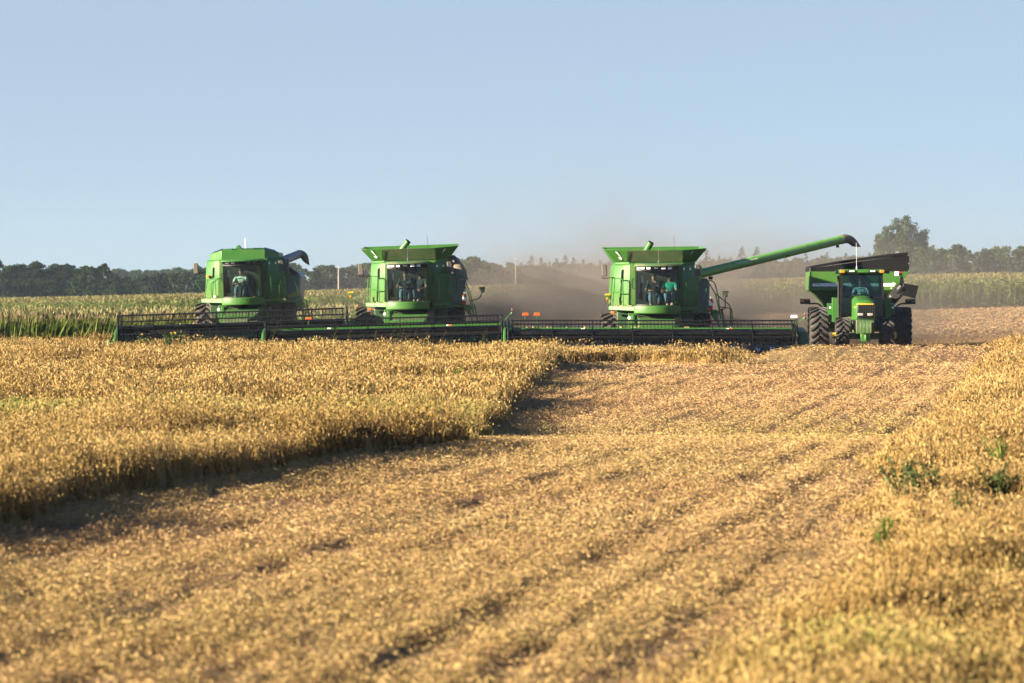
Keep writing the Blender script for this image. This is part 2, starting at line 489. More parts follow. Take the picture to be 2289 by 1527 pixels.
def soy(X, Y, K, hmean, Lr, spread, green, taper=None):
    k = np.ones(len(X), bool)
    for ex, ey, er in EXCL: k &= ((X-ex)/er)**2 + ((Y-ey+er*0.9)/(er*1.7))**2 > 1
    X, Y = X[k], Y[k]; n = len(X)
    h = hmean*lodge(X, Y)*rng.uniform(0.82, 1.15, n)
    if taper: h = h*(0.42 + 0.58*np.where(inpoly(X-0.45, Y, taper), 1.0, np.where(inpoly(X-0.2, Y, taper), 0.5, 0.0)))
    z0 = terrain(X, Y)
    C = np.repeat(np.stack([X, Y, z0], 1), K, 0)
    hh = np.repeat(h, K)
    u = rng.random(n*K)**0.62
    C[:, 0] += rng.normal(size=n*K)*spread*(0.5+0.6*u); C[:, 1] += rng.normal(size=n*K)*spread*(0.5+0.6*u)
    C[:, 2] += hh*u
    d = rng.normal(size=(n*K, 3)); d[:, 2] = d[:, 2]*0.8 + 1.5*rng.choice([-1, 1], n*K); d = unit(d)
    Ln = rng.uniform(Lr[0], Lr[1], n*K)*0.85; Wd = Ln*rng.uniform(0.18, 0.42, n*K)
    V, Q = leaves(C, Ln, Wd, d)
    rnd = np.repeat(rng.uniform(0.25, 0.68, n), K) + rng.normal(size=n*K)*0.13
    g = np.repeat(np.clip(green(X, Y), 0, 1)*rng.random(n), K)
    g = np.clip(g + 0.12*(rng.random(n*K) < 0.05), 0, 1)
    # stems
    S = 4; sx = np.repeat(X, S); sy = np.repeat(Y, S)
    c = np.stack([sx + rng.normal(size=S*n)*spread*0.7, sy + rng.normal(size=S*n)*spread*0.7, np.repeat(z0 + h*0.46, S)], 1)
    dd = unit(np.stack([rng.normal(size=S*n)*0.22, rng.normal(size=S*n)*0.22, np.ones(S*n)], 1))
    V2, Q2 = leaves(c, np.repeat(h, S)*rng.uniform(0.8, 1.05, S*n), np.full(S*n, 0.011 + 0.05*(Lr[1]-0.05)), dd)
    V, Q = join([(V, Q), (V2, Q2)])
    return V, Q, np.concatenate([np.clip(rnd, 0, 1), rng.uniform(0.1, 0.6, S*n)]), np.concatenate([g, np.zeros(S*n)])

def build_soy(name, label, parts):
    Vs = [p[0] for p in parts]; off = np.cumsum([0]+[len(v) for v in Vs[:-1]])
    V = np.concatenate(Vs); Q = np.concatenate([p[1]+o for p, o in zip(parts, off)])
    me = npmesh(name, V, Q, [M['soy']], attrs={'rnd': np.concatenate([p[2] for p in parts]), 'grn': np.concatenate([p[3] for p in parts])})
    o = npobj(name, me)
    return tag(o, label, 'bean crop', kind='stuff')

def green_left(X, Y):
    band = np.exp(-((Y - (47.0 + 0.1*(X+4)))/5.5)**2)*1.15*np.clip((fbm(X*0.3, Y*0.3, 77, 3)-0.22)*3.2, 0, 1.2)
    return band + 0.06
def green_right(X, Y):
    return np.clip((fbm(X*0.55, Y*0.4, 91, 3)-0.52)*1.6, 0, 0.6)*sstep(60, 20, Y) + 0.10*sstep(24, 15, Y)

EXCL += [((p-1144.5)*d/F, d, r_) for p, d, r_ in ((2022, 27.6, 0.22), (2064, 27.2, 0.18), (2232, 27.8, 0.25), (2152, 24.0, 0.10), (1982, 21.8, 0.12), (375, 100.5, 0.25), (314, 100.5, 0.22), (412, 100.5, 0.2))]
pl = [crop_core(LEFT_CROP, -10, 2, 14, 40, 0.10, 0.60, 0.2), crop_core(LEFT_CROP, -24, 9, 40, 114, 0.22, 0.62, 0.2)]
X, Y = scatter(LEFT_CROP, 14, 36, 95); pl.append(soy(X, Y, 46, 0.62, (0.025, 0.062), 0.085, green_left))
X, Y = scatter(LEFT_CROP, 36, 54, 50); pl.append(soy(X, Y, 34, 0.60, (0.035, 0.08), 0.10, green_left))
X, Y = scatter(LEFT_CROP, 54, 86, 30); pl.append(soy(X, Y, 24, 0.63, (0.06, 0.12), 0.14, green_left))
X, Y = scatter(LEFT_CROP, 86, 114, 18, extra=3); pl.append(soy(X, Y, 18, 0.49, (0.06, 0.12), 0.16, green_left))
build_soy('standing_bean_crop', 'golden uncut bean crop standing in front of the three headers, left of the shaded cut edge', pl)
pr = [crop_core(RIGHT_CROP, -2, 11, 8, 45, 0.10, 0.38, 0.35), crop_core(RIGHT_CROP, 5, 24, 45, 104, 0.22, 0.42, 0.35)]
X, Y = scatter(RIGHT_CROP, 9, 30, 95); pr.append(soy(X, Y, 46, 0.40, (0.022, 0.056), 0.08, green_right, RIGHT_CROP))
X, Y = scatter(RIGHT_CROP, 30, 56, 50); pr.append(soy(X, Y, 32, 0.42, (0.035, 0.072), 0.10, green_right, RIGHT_CROP))
X, Y = scatter(RIGHT_CROP, 56, 104, 26, extra=3); pr.append(soy(X, Y, 18, 0.46, (0.05, 0.11), 0.14, green_right, RIGHT_CROP))
build_soy('standing_bean_crop', 'uncut strip of golden green bean crop in the lower right corner of the field', pr)

# cut straw and stubble
def straw(y0, y1, dens, Lr, wr, keep=None):
    X, Y = scatter(None, y0, y1, dens)
    k = ~inpoly(X, Y, LEFT_CROP) & ~inpoly(X, Y, RIGHT_CROP)
    d = X-0.215*Y
    for dc, wd, dp in RUTS: k &= ~((np.abs(d-dc) < wd*0.8) & (rng.random(len(X)) < 0.7*vnoise(Y*0.6, X*0.4, 21)))
    clump = fbm(X*2.6, Y*1.6, 61, 3) + 0.10*np.cos(d*2*PI/0.76) + 0.12*(vnoise(d*1.1, Y*0.04, 66)-0.5)
    k &= rng.random(len(X)) < np.clip((clump-0.27)*3.0, 0.10, 1)
    X, Y = X[k], Y[k]; n = len(X)
    z = terrain(X, Y, True)
    c = np.stack([X, Y, z + rng.random(n)**2*0.09 + 0.01], 1)
    row = rng.random(n) < 0.45
    a = np.where(row, R(78) + rng.normal(size=n)*0.5, rng.uniform(0, 2*PI, n))
    up = np.where(rng.random(n) < 0.13, rng.uniform(0.5, 1.6, n), rng.normal(size=n)*0.18)
    dd = unit(np.stack([np.cos(a), np.sin(a), up], 1))
    Ln = rng.uniform(Lr[0], Lr[1], n); lf = rng.random(n) < 0.5
    Wd = np.where(lf, Ln*rng.uniform(0.12, 0.28, n), rng.uniform(wr[0], wr[1], n))
    Ln = np.where(lf, Ln*0.42, Ln*1.2)
    V, Q = leaves(c, Ln, Wd, dd)
    wet = np.clip((fbm(X*0.12+5, Y*0.10, 41, 3)-0.38)*2.5, 0, 1)*0.75 + 0.7*np.exp(-((Y-52)/8)**2) + 0.7*sstep(26, 16, Y)
    return V, Q, np.clip(rng.normal(size=n)*0.17+0.5+0.35*(clump[k]-0.5), 0, 1), np.clip(wet*rng.random(n)*0.8, 0, 1)
ps = [straw(11, 24, 5200, (0.025, 0.075), (0.003, 0.006)), straw(24, 45, 2400, (0.028, 0.075), (0.005, 0.008)), straw(45, 75, 1050, (0.038, 0.09), (0.008, 0.012)), straw(75, 128, 340, (0.05, 0.10), (0.012, 0.018)), straw(128, 216, 60, (0.10, 0.19), (0.025, 0.035))]
off = np.cumsum([0]+[len(p[0]) for p in ps[:-1]])
me = npmesh('cut_straw', np.concatenate([p[0] for p in ps]), np.concatenate([p[1]+o for p, o in zip(ps, off)]), [M['straw']],
            attrs={'rnd': np.concatenate([p[2] for p in ps]), 'grn': np.concatenate([p[3] for p in ps])})
tag(npobj('cut_straw', me), 'chopped tan straw and stubble lying over the harvested ground', 'straw', kind='stuff')

# ------------------------------------------------------------------ corn and grass behind
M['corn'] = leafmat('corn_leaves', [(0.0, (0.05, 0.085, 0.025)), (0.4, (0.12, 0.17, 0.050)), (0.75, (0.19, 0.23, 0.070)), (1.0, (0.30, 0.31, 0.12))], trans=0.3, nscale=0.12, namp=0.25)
M['tassel'] = leafmat('corn_tassels', [(0.0, (0.20, 0.185, 0.075)), (0.5, (0.29, 0.265, 0.115)), (1.0, (0.37, 0.34, 0.17))], trans=0.2, nscale=0.1, namp=0.2)
M['grass'] = leafmat('tall_green_grass', [(0.0, (0.065, 0.105, 0.020)), (0.5, (0.15, 0.205, 0.040)), (1.0, (0.26, 0.30, 0.07))], trans=0.35, nscale=0.3, namp=0.3)
M['seedhead'] = leafmat('grass_seed_heads', [(0.0, (0.10, 0.065, 0.040)), (0.5, (0.17, 0.12, 0.070)), (1.0, (0.26, 0.20, 0.12))], trans=0.2, nscale=0.2, namp=0.2)

def corn_block(X, Y, h, Lw, nl, nt):
    n = len(X); z0 = terrain(X, Y); h = h*rng.uniform(0.9, 1.08, n)
    K = nl
    C = np.repeat(np.stack([X, Y, z0], 1), K, 0); hh = np.repeat(h, K)
    a = rng.uniform(0, 2*PI, n*K)
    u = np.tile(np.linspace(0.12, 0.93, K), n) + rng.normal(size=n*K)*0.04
    rad = Lw*0.45*rng.uniform(0.5, 1, n*K)
    C[:, 0] += np.cos(a)*rad; C[:, 1] += np.sin(a)*rad; C[:, 2] += hh*np.clip(u, 0.03, 0.97)
    up = rng.normal(size=n*K)*0.7 + 0.5
    d = unit(np.stack([np.cos(a), np.sin(a), up], 1))
    V1, Q1 = leaves(C, np.full(n*K, Lw)*rng.uniform(0.7, 1.2, n*K), np.full(n*K, Lw*0.16)*rng.uniform(0.8, 1.3, n*K), d)
    c2 = np.stack([X, Y, z0+h*0.5], 1)
    V2, Q2 = leaves(c2, h, np.full(n, 0.06), unit(np.stack([rng.normal(size=n)*0.04, rng.normal(size=n)*0.04, np.ones(n)], 1)))
    T = nt
    c3 = np.repeat(np.stack([X, Y, z0+h*1.03], 1), T, 0)
    d3 = unit(np.stack([rng.normal(size=n*T)*0.5, rng.normal(size=n*T)*0.5, np.ones(n*T)], 1))
    c3 += d3*0.12
    V3, Q3 = leaves(c3, np.full(n*T, 0.32), np.full(n*T, 0.05), d3)
    V, Q = join([(V1, Q1), (V2, Q2), (V3, Q3)])
    mi = np.concatenate([np.zeros(len(Q1)), np.zeros(len(Q2)), np.ones(len(Q3))])
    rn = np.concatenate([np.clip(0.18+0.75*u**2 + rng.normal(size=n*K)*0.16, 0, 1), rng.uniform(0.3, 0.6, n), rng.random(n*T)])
    return V, Q, mi, rn

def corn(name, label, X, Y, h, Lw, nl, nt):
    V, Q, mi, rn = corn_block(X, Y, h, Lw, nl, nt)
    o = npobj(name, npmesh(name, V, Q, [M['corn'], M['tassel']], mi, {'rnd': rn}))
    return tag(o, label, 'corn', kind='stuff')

def rows_pts(x0, x1, ys, sp, jit=0.12):
    P = []
    for y in ys:
        xs = np.arange(x0, x1, sp) + rng.normal(size=len(np.arange(x0, x1, sp)))*jit
        P.append(np.stack([xs, np.full(len(xs), y) + rng.normal(size=len(xs))*jit], 1))
    P = np.concatenate(P); return P[:, 0], P[:, 1]

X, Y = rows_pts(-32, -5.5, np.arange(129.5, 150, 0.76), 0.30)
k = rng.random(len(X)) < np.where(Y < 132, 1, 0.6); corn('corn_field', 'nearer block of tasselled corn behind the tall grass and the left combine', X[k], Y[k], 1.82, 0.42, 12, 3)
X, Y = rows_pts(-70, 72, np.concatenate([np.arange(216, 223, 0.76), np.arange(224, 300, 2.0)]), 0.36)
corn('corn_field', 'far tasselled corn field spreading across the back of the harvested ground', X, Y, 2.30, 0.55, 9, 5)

# grass verge on the left between crop and corn
n = 60000
X = rng.uniform(-40, -12.5, n); Y = rng.uniform(114, 128.5, n)
z0 = terrain(X, Y); h = rng.uniform(0.9, 1.45, n)
lean = np.stack([0.28 + rng.normal(size=n)*0.16, rng.normal(size=n)*0.16, np.ones(n)], 1); d = unit(lean)
c = np.stack([X, Y, z0], 1) + d*(h/2)[:, None]
V1, Q1 = leaves(c, h, np.full(n, 0.05), d)
k = rng.random(n) < 0.28
c2 = (np.stack([X, Y, z0], 1) + d*h[:, None])[k]
V2, Q2 = leaves(c2, np.full(k.sum(), 0.26), np.full(k.sum(), 0.06), d[k])
V, Q = join([(V1, Q1), (V2, Q2)])
o = npobj('tall_grass', npmesh('tall_grass', V, Q, [M['grass'], M['seedhead']], np.concatenate([np.zeros(len(Q1)), np.ones(len(Q2))]), {'rnd': rng.random(len(Q))}))
tag(o, 'tall green grass with reddish seed heads growing between the bean crop and corn', 'grass', kind='stuff')

# ------------------------------------------------------------------ people
def skin_body(name, m, joints, edges, parent=None, sub=2, root=0):
    """joints: list of (xyz, radius or (rx, ry)); one continuous skin surface"""
    me = bpy.data.meshes.new(name)
    me.from_pydata([j[0] for j in joints], edges, [])
    o = bpy.data.objects.new(name, me); col.objects.link(o)
    if parent: o.parent = parent
    sk = o.modifiers.new('skin', 'SKIN'); sk.use_smooth_shade = True; sk.branch_smoothing = 0.6
    for i, j in enumerate(joints):
        r = j[1]; sv = me.skin_vertices[0].data[i]
        sv.radius = (r, r) if not isinstance(r, tuple) else r
        sv.use_root = (i == root)
    ss = o.modifiers.new('smooth', 'SUBSURF'); ss.levels = 1; ss.render_levels = sub
    me.materials.append(M[m] if isinstance(m, str) else m)
    return o

def seated_person(label, hip, shirt, trousers, cap=None, hands='wheel', turn=0.0, feet=((-0.15, -0.52), (0.15, -0.52)), drop=0.33, lean=0.05, knees=None, group=None, rotz=0.0):
    """a person sitting and facing the camera side (-y); hip is the seat point"""
    t = thing('person', label, 'person', hip, (0, 0, rotz), group)
    sh = 0.50
    if hands == 'wheel': L, Rr = (-0.15, -0.42, 0.24), (0.15, -0.42, 0.24); el = ((-0.30, -0.12, 0.22), (0.30, -0.12, 0.22))
    elif hands == 'lap': L, Rr = (-0.035, -0.30, 0.12), (0.035, -0.31, 0.11); el = ((-0.27, -0.06, 0.20), (0.27, -0.06, 0.20))
    elif hands == 'spread': L, Rr = (-0.13, -0.33, 0.20), (0.12, -0.33, 0.21); el = ((-0.26, -0.05, 0.20), (0.26, -0.05, 0.20))
    else: L, Rr = (-0.15, -0.42, 0.24), (0.30, -0.36, 0.20); el = ((-0.30, -0.12, 0.22), (0.33, -0.08, 0.22))
    kn = knees or ((-0.15, -0.42, 0.06), (0.15, -0.42, 0.06))
    J = [((0, 0, 0.06), (0.15, 0.115)), ((0, lean, 0.26), (0.145, 0.105)), ((0, lean, 0.42), (0.165, 0.11)), ((0, lean, 0.53), 0.062),
         ((0, lean-0.02, 0.60), 0.055), ((0.0, lean-0.05, 0.665), 0.085), ((0, lean-0.045, 0.75), (0.078, 0.095)), ((0, lean-0.03, 0.81), 0.055)]
    E = [(0,1),(1,2),(2,3),(3,4),(4,5),(5,6),(6,7)]
    def addj(p, r, par):
        J.append((tuple(p), r)); E.append((par, len(J)-1)); return len(J)-1
    for s, hd, elb in ((-1, L, el[0]), (1, Rr, el[1])):
        a = addj((s*0.19, lean, 0.475), 0.062, 2)
        a = addj(elb, 0.045, a)
        w = addj(hd, 0.028, a)
        dirv = (Vector(hd)-Vector(elb)).normalized(); side = Vector((0, 0, 1)).cross(dirv).normalized()
        if hands == 'lap': side = Vector((0, 0, 1))
        palm = Vector(hd) + dirv*0.075
        p = addj(palm, (0.042, 0.022), w)
        for q, (off, ln) in enumerate(((-0.033, 0.062), (-0.011, 0.075), (0.011, 0.07), (0.032, 0.055))):
            f0 = addj(palm + side*off + dirv*0.035, 0.0095, p)
            f1 = addj(palm + side*off + dirv*(0.035+ln*0.5) - Vector((0, 0, 0.012)), 0.0085, f0)
            addj(palm + side*off + dirv*(0.035+ln*0.75) - Vector((0, 0, 0.04)), 0.0075, f1)
        t0 = addj(Vector(hd) + dirv*0.045 - side*s*0.045, 0.011, p)
        addj(Vector(hd) + dirv*0.09 - side*s*0.06 - Vector((0, 0, 0.015)), 0.009, t0)
    for s, k, f in ((-1, kn[0], feet[0]), (1, kn[1], feet[1])):
        a = addj((s*0.095, -0.03, 0.03), 0.088, 0)
        a = addj(k, 0.060, a)
        a = addj((f[0], f[1], -drop+0.09), 0.040, a)
        addj((f[0], f[1]-0.13, -drop+0.045), 0.04, a)
    skin_body('body', 'skin', J, E, t)
    # face: nose, brows, ears are one small mesh on the head; eyes apart
    hy = lean-0.05
    fb = MB()
    fb.tube([(0, hy-0.092, 0.735), (0, hy-0.118, 0.70), (0, hy-0.095, 0.69)], [0.010, 0.016, 0.008], 6)
    for s in (-1, 1): fb.lathe([(-0.012, 0.008), (0, 0.03), (0.012, 0.012)], (s*0.086, hy+0.01, 0.715), 'x', 8)
    fb.tube([(-0.028, hy-0.086, 0.655), (0, hy-0.094, 0.652), (0.028, hy-0.086, 0.655)], 0.007, 6)
    fb.build('face', 'skin', t)
    eb = MB()
    for s in (-1, 1): eb.lathe([(-0.006, 0.004), (0, 0.011), (0.006, 0.004)], (s*0.032, hy-0.085, 0.735), 'y', 8)
    eb.build('eyes', 'hair', t)
    cb = MB()
    if cap:
        cb.lathe([(0.0, 0.105), (0.05, 0.103), (0.09, 0.075), (0.105, 0.02)], (0, hy+0.012, 0.755), 'z', 14)
        cb.loft([[(-0.075, hy-0.085, 0.772), (0.075, hy-0.085, 0.772), (0.06, hy-0.175, 0.752), (-0.06, hy-0.175, 0.752)], [(-0.075, hy-0.085, 0.782), (0.075, hy-0.085, 0.782), (0.06, hy-0.175, 0.762), (-0.06, hy-0.175, 0.762)]])
        cb.build('cap', cap, t)
    else:
        cb.lathe([(-0.05, 0.094), (0.0, 0.104), (0.05, 0.10), (0.085, 0.07), (0.10, 0.02)], (0, hy+0.022, 0.755), 'z', 14)
        cb.build('hair', 'hair', t)
    # shirt with sleeves, trousers, boots: skins a little wider than the body
    S = [((0, 0, 0.05), (0.17, 0.135)), ((0, lean, 0.26), (0.168, 0.13)), ((0, lean, 0.43), (0.185, 0.128)), ((0, lean, 0.525), 0.085)]
    SE = [(0,1),(1,2),(2,3)]
    for s, elb in ((-1, el[0]), (1, el[1])):
        S.append(((s*0.2, lean, 0.475), 0.078)); SE.append((2, len(S)-1))
        mid = Vector((s*0.2, lean, 0.475)).lerp(Vector(elb), 0.75)
        S.append((tuple(mid), 0.064)); SE.append((len(S)-2, len(S)-1))
    skin_body('shirt', shirt, S, SE, t)
    T = [((0, 0.0, 0.03), (0.165, 0.13))]; TE = []
    for s, k, f in ((-1, kn[0], feet[0]), (1, kn[1], feet[1])):
        T.append(((s*0.10, -0.06, 0.03), 0.10)); TE.append((0, len(T)-1))
        T.append((k, 0.078)); TE.append((len(T)-2, len(T)-1))
        T.append(((f[0], f[1], -drop+0.10), 0.066)); TE.append((len(T)-2, len(T)-1))
    skin_body('trousers', trousers, T, TE, t)
    for f in feet:
        b = MB()
        b.loft([[(f[0]+x*w, f[1]+y, -drop+z) for x, z in ((-1, 0), (1, 0), (1, h*0.6), (0.5, h), (-0.5, h), (-1, h*0.6))] for y, w, h in ((0.06, 0.038, 0.12), (0.0, 0.05, 0.13), (-0.10, 0.052, 0.085), (-0.20, 0.045, 0.06), (-0.24, 0.025, 0.035))])
        b.build('boot', 'boots', t)
    return t

# ------------------------------------------------------------------ wheels
def wheel(parent, c, r, w, rimr, nl=20, tm='tyre', side=1, rm='yellow', lh=0.05):
    """rim (part) with its tyre (sub-part); axle along x"""
    b = MB()
    b.lathe([(-w*0.36*1, rimr*1.02), (-w*0.30, rimr*0.93), (-w*0.12, rimr*0.85), (-w*0.10, rimr*0.35), (-w*0.22, rimr*0.30), (-w*0.22, 0.02), (w*0.22, 0.02), (w*0.22, rimr*0.30), (w*0.10, rimr*0.35), (w*0.12, rimr*0.85), (w*0.30, rimr*0.93), (w*0.36, rimr*1.02)], c, 'x', 28)
    wb = b.build('wheel', rm, parent)
    t = MB(); ri = r-lh
    t.lathe([(-w*0.36, rimr), (-w*0.45, rimr*1.12), (-w*0.5, (rimr+ri)*0.52), (-w*0.47, ri*0.94), (-w*0.40, ri*0.985), (0, ri), (w*0.40, ri*0.985), (w*0.47, ri*0.94), (w*0.5, (rimr+ri)*0.52), (w*0.45, rimr*1.12), (w*0.36, rimr), (0, rimr*0.97)], c, 'x', 44)
    p = 2*PI/nl
    def cyl(x, a, rr): return (c[0]+x, c[1]+rr*math.cos(a), c[2]+rr*math.sin(a))
    for k in range(nl):
        for s in (-1, 1):
            a0 = p*(k + (0.5 if s > 0 else 0))
            pts = [(0.03*w, 0.0, ri*0.97, r), (0.27*w, 0.62*p, ri*0.97, r), (0.50*w, 1.02*p, ri*0.95, r*0.985), (0.535*w, 1.10*p, ri*0.86, r*0.90)]
            rings = []
            for x, da, r0, r1 in pts:
                hw = 0.20*p; a = a0 + da
                rings.append([cyl(s*x, a-hw*1.15, r0), cyl(s*x, a+hw*1.15, r0), cyl(s*x, a+hw*0.8, r1), cyl(s*x, a-hw*0.8, r1)])
            t.loft(rings)
    t.build('tyre', tm, wb)
    return wb

# ------------------------------------------------------------------ combines
def strip(mb, pts, z0, z1, th, zoff=None):
    """thin upright wall following a plan polyline pts [(x,y)], thickness th inward (+y side)"""
    rings = []
    for i, (x, y) in enumerate(pts):
        a = Vector(pts[max(i-1, 0)]); b = Vector(pts[min(i+1, len(pts)-1)])
        d = (b-a).normalized(); nrm = Vector((-d.y, d.x))
        rings.append([(x, y, z0), (x, y, z1), (x+nrm.x*th, y+nrm.y*th, z1), (x+nrm.x*th, y+nrm.y*th, z0)])
    return mb.loft(rings)

def rail(parent, paths, r=0.021, name='handrail', m='green'):
    b = MB()
    for p in paths: b.tube(rounded(p, 0.10), r, 8)
    return b.build(name, m, parent)

def build_header(t, cx, hw, yr, zr, tilt, angs, rr, flip=False, reflectors=(), seed=0, beamz=1.10, left_shield=True, right_shield=True):
    """the wide cutting header: frame (part) and reel, auger, ends (sub-parts). cx: centre, hw: half width, yr/zr: reel axis"""
    rnd = random.Random(seed)
    def T(x, y, z): return (x, y, z + (x-cx)*tilt)
    f = MB()
    y1 = yr+1.0
    def bx(x0, x1, ya, yb, za, zb):
        f.hexa([T(x0,ya,za),T(x1,ya,za),T(x1,yb,za),T(x0,yb,za),T(x0,ya,zb),T(x1,ya,zb),T(x1,yb,zb),T(x0,yb,zb)])
    x0, x1 = cx-hw, cx+hw
    bx(x0, x1, y1-0.03, y1+0.16, beamz-0.10, beamz)    # top beam
    bx(x0, x1, y1+0.02, y1+0.2, 0.14, 0.30)            # lower beam
    for k in range(9):                                 # uprights of the back frame
        x = x0 + (k+0.5)*(x1-x0)/9; bx(x-0.03, x+0.03, y1+0.043, y1+0.12, 0.31, beamz-0.103)
    h = f.build('header', 'green', t, 0.008)
    f = MB(); bx(x0, x1, y1, y1+0.04, 0.22, beamz-0.103); f.build('back_sheet', 'black', h)
    f = MB(); bx(x0+0.02, x1-0.02, yr-0.62, y1-0.003, 0.16, 0.20); f.build('floor_sheet', 'black', h)
    # cutter bar with guard points
    k = MB(); n = int((x1-x0)/0.11)
    k.hexa([T(x0,yr-0.72,0.13),T(x1,yr-0.72,0.13),T(x1,yr-0.625,0.15),T(x0,yr-0.625,0.15),T(x0,yr-0.72,0.17),T(x1,yr-0.72,0.17),T(x1,yr-0.625,0.21),T(x0,yr-0.625,0.21)])
    for i in range(n):
        x = x0+(i+0.5)*(x1-x0)/n
        k.loft([[T(x-0.02, yr-0.722, 0.14), T(x+0.02, yr-0.722, 0.14), T(x+0.02, yr-0.722, 0.17), T(x-0.02, yr-0.722, 0.17)], [T(x-0.004, yr-0.83, 0.15), T(x+0.004, yr-0.83, 0.15), T(x+0.004, yr-0.83, 0.16), T(x-0.004, yr-0.83, 0.16)]])
    k.build('cutter_bar', 'steel', h)
    # cross auger with flighting
    a = MB(); a.tube([T(x0+0.1, yr+0.55, 0.52), T(x1-0.1, yr+0.55, 0.52)], 0.16, 14)
    turns = 9
    for sgn, xs in ((1, x0+0.12), (-1, x1-0.12)):
        N = turns*16; rings = []
        for i in range(N+1):
            q = i/N*turns*2*PI; x = xs + sgn*i/N*(hw-0.75)
            rings.append([T(x, yr+0.55+math.cos(q)*0.15, 0.52+math.sin(q)*0.15), T(x, yr+0.55+math.cos(q)*0.29, 0.52+math.sin(q)*0.29), T(x+0.012, yr+0.55+math.cos(q)*0.29, 0.52+math.sin(q)*0.29), T(x+0.012, yr+0.55+math.cos(q)*0.15, 0.52+math.sin(q)*0.15)])
        a.loft(rings)
    a.build('auger', 'blue' if flip else 'green_dark', h)
    # reel
    xa, xb = x0+0.20, x1-0.20
    r = MB(); r.tube([T(xa, yr, zr), T(xb, yr, zr)], 0.098, 18); rt = r.build('reel_tube', 'reel', h)
    ns = 8
    xs = [xa + 0.03 + i*(xb-xa-0.06)/(ns-1) for i in range(ns)]
    bats = [R(g) for g in angs]
    for x in xs:
        s = MB()
        ring = [T(x-0.012, yr+math.cos(g)*0.15, zr+math.sin(g)*0.15) for g in np.linspace(0, 2*PI, 19)[:-1]]
        ring2 = [(p[0]+0.024, p[1], p[2]) for p in ring]
        s.loft([ring, ring2])
        for g in bats:
            c, q = math.cos(g), math.sin(g); nx, nz = -q, c
            def P(rad, w, dx): return T(x+dx, yr+c*rad+nx*w, zr+q*rad+nz*w)
            s.hexa([P(0.10,-0.045,-0.011),P(0.10,0.045,-0.011),P(rr,0.016,-0.011),P(rr,-0.016,-0.011),P(0.10,-0.045,0.011),P(0.10,0.045,0.011),P(rr,0.016,0.011),P(rr,-0.016,0.011)])
        s.build('reel_arm', 'reel', h)
    for g in bats:
        c, q = math.cos(g)*rr, math.sin(g)*rr
        b = MB(); b.tube([T(xa-0.02, yr+c, zr+q), T(xb+0.02, yr+c, zr+q)], 0.026, 8)
        nt = int((xb-xa)/0.125)
        for i in range(nt):
            x = xa+(i+0.5)*(xb-xa)/nt + rnd.uniform(-.01, .01)
            if rnd.random() < 0.03: continue
            b.tube([T(x, yr+c, zr+q), T(x, yr+c+0.03, zr+q-0.12), T(x, yr+c-0.01+rnd.uniform(-.012, .012), zr+q-0.25)], [0.012, 0.010, 0.008], 4)
            b.rbox(T(x, yr+c, zr+q), (0.035, 0.06, 0.06))
        b.build('reel_bat', 'reel', h)
    # reel end arms and hydraulic lift struts
    for sx, xe in ((-1, x0+0.09), (1, x1-0.09)):
        e = MB()
        e.hexa([T(xe-0.04, yr-0.10, zr-0.06), T(xe+0.04, yr-0.10, zr-0.06), T(xe+0.04, y1+0.05, beamz+0.02), T(xe-0.04, y1+0.05, beamz+0.02), T(xe-0.04, yr-0.10, zr+0.06), T(xe+0.04, yr-0.10, zr+0.06), T(xe+0.04, y1+0.05, beamz+0.12), T(xe-0.04, y1+0.05, beamz+0.12)])
        e.tube([T(xe, y1-0.1, 0.6), T(xe, yr+0.25, zr+0.02)], 0.03, 8)
        e.tube(rounded([T(xe, yr, zr+0.05), T(xe-sx*0.03, yr+0.05, zr+rr*1.05), T(xe-sx*0.02, yr+0.4, zr+rr*1.0), T(xe, y1, beamz+0.1)], 0.1), 0.016, 6)
        e.tube(rounded([T(xe+sx*0.02, yr+0.1, zr-0.1), T(xe+sx*0.05, yr-0.1, zr+rr*0.8), T(xe+sx*0.03, yr+0.2, zr+rr*1.1), T(xe, y1, beamz+0.05)], 0.1), 0.012, 6)
        e.hexa([T(xe-0.03, yr-rr*0.95, zr-rr*0.95), T(xe+0.0, yr-rr*0.95, zr-rr*0.95), T(xe+0.0, yr+rr*0.9, zr-rr*0.9), T(xe-0.03, yr+rr*0.9, zr-rr*0.9), T(xe-0.03, yr-rr*0.3, zr+rr*0.95), T(xe, yr-rr*0.3, zr+rr*0.95), T(xe, yr+rr*0.3, zr+rr*0.95), T(xe-0.03, yr+rr*0.3, zr+rr*0.95)])
        e.build('reel_support', 'black', h, 0.006)
    # end shields with divider points
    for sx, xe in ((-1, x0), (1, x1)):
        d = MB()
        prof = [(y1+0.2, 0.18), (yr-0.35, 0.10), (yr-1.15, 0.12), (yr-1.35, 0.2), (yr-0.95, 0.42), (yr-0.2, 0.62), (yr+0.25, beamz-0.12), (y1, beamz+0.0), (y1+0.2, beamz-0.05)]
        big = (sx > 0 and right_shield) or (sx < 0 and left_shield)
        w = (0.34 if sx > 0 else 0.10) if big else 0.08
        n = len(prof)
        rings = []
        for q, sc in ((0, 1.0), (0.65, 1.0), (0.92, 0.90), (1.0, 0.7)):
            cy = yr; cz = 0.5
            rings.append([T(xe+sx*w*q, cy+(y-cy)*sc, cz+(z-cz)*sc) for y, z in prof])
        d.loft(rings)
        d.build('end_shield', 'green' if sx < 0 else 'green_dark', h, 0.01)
        g = MB()   # belt pulley guard, a rounded can low at the end
        g.lathe([(-0.16, 0.09), (-0.14, 0.12), (0.12, 0.12), (0.15, 0.10)], T(xe+sx*0.16, yr-0.95, 0.42), 'z', 14)
        if sx < 0 or not big: g.build('divider_can', 'green', h)
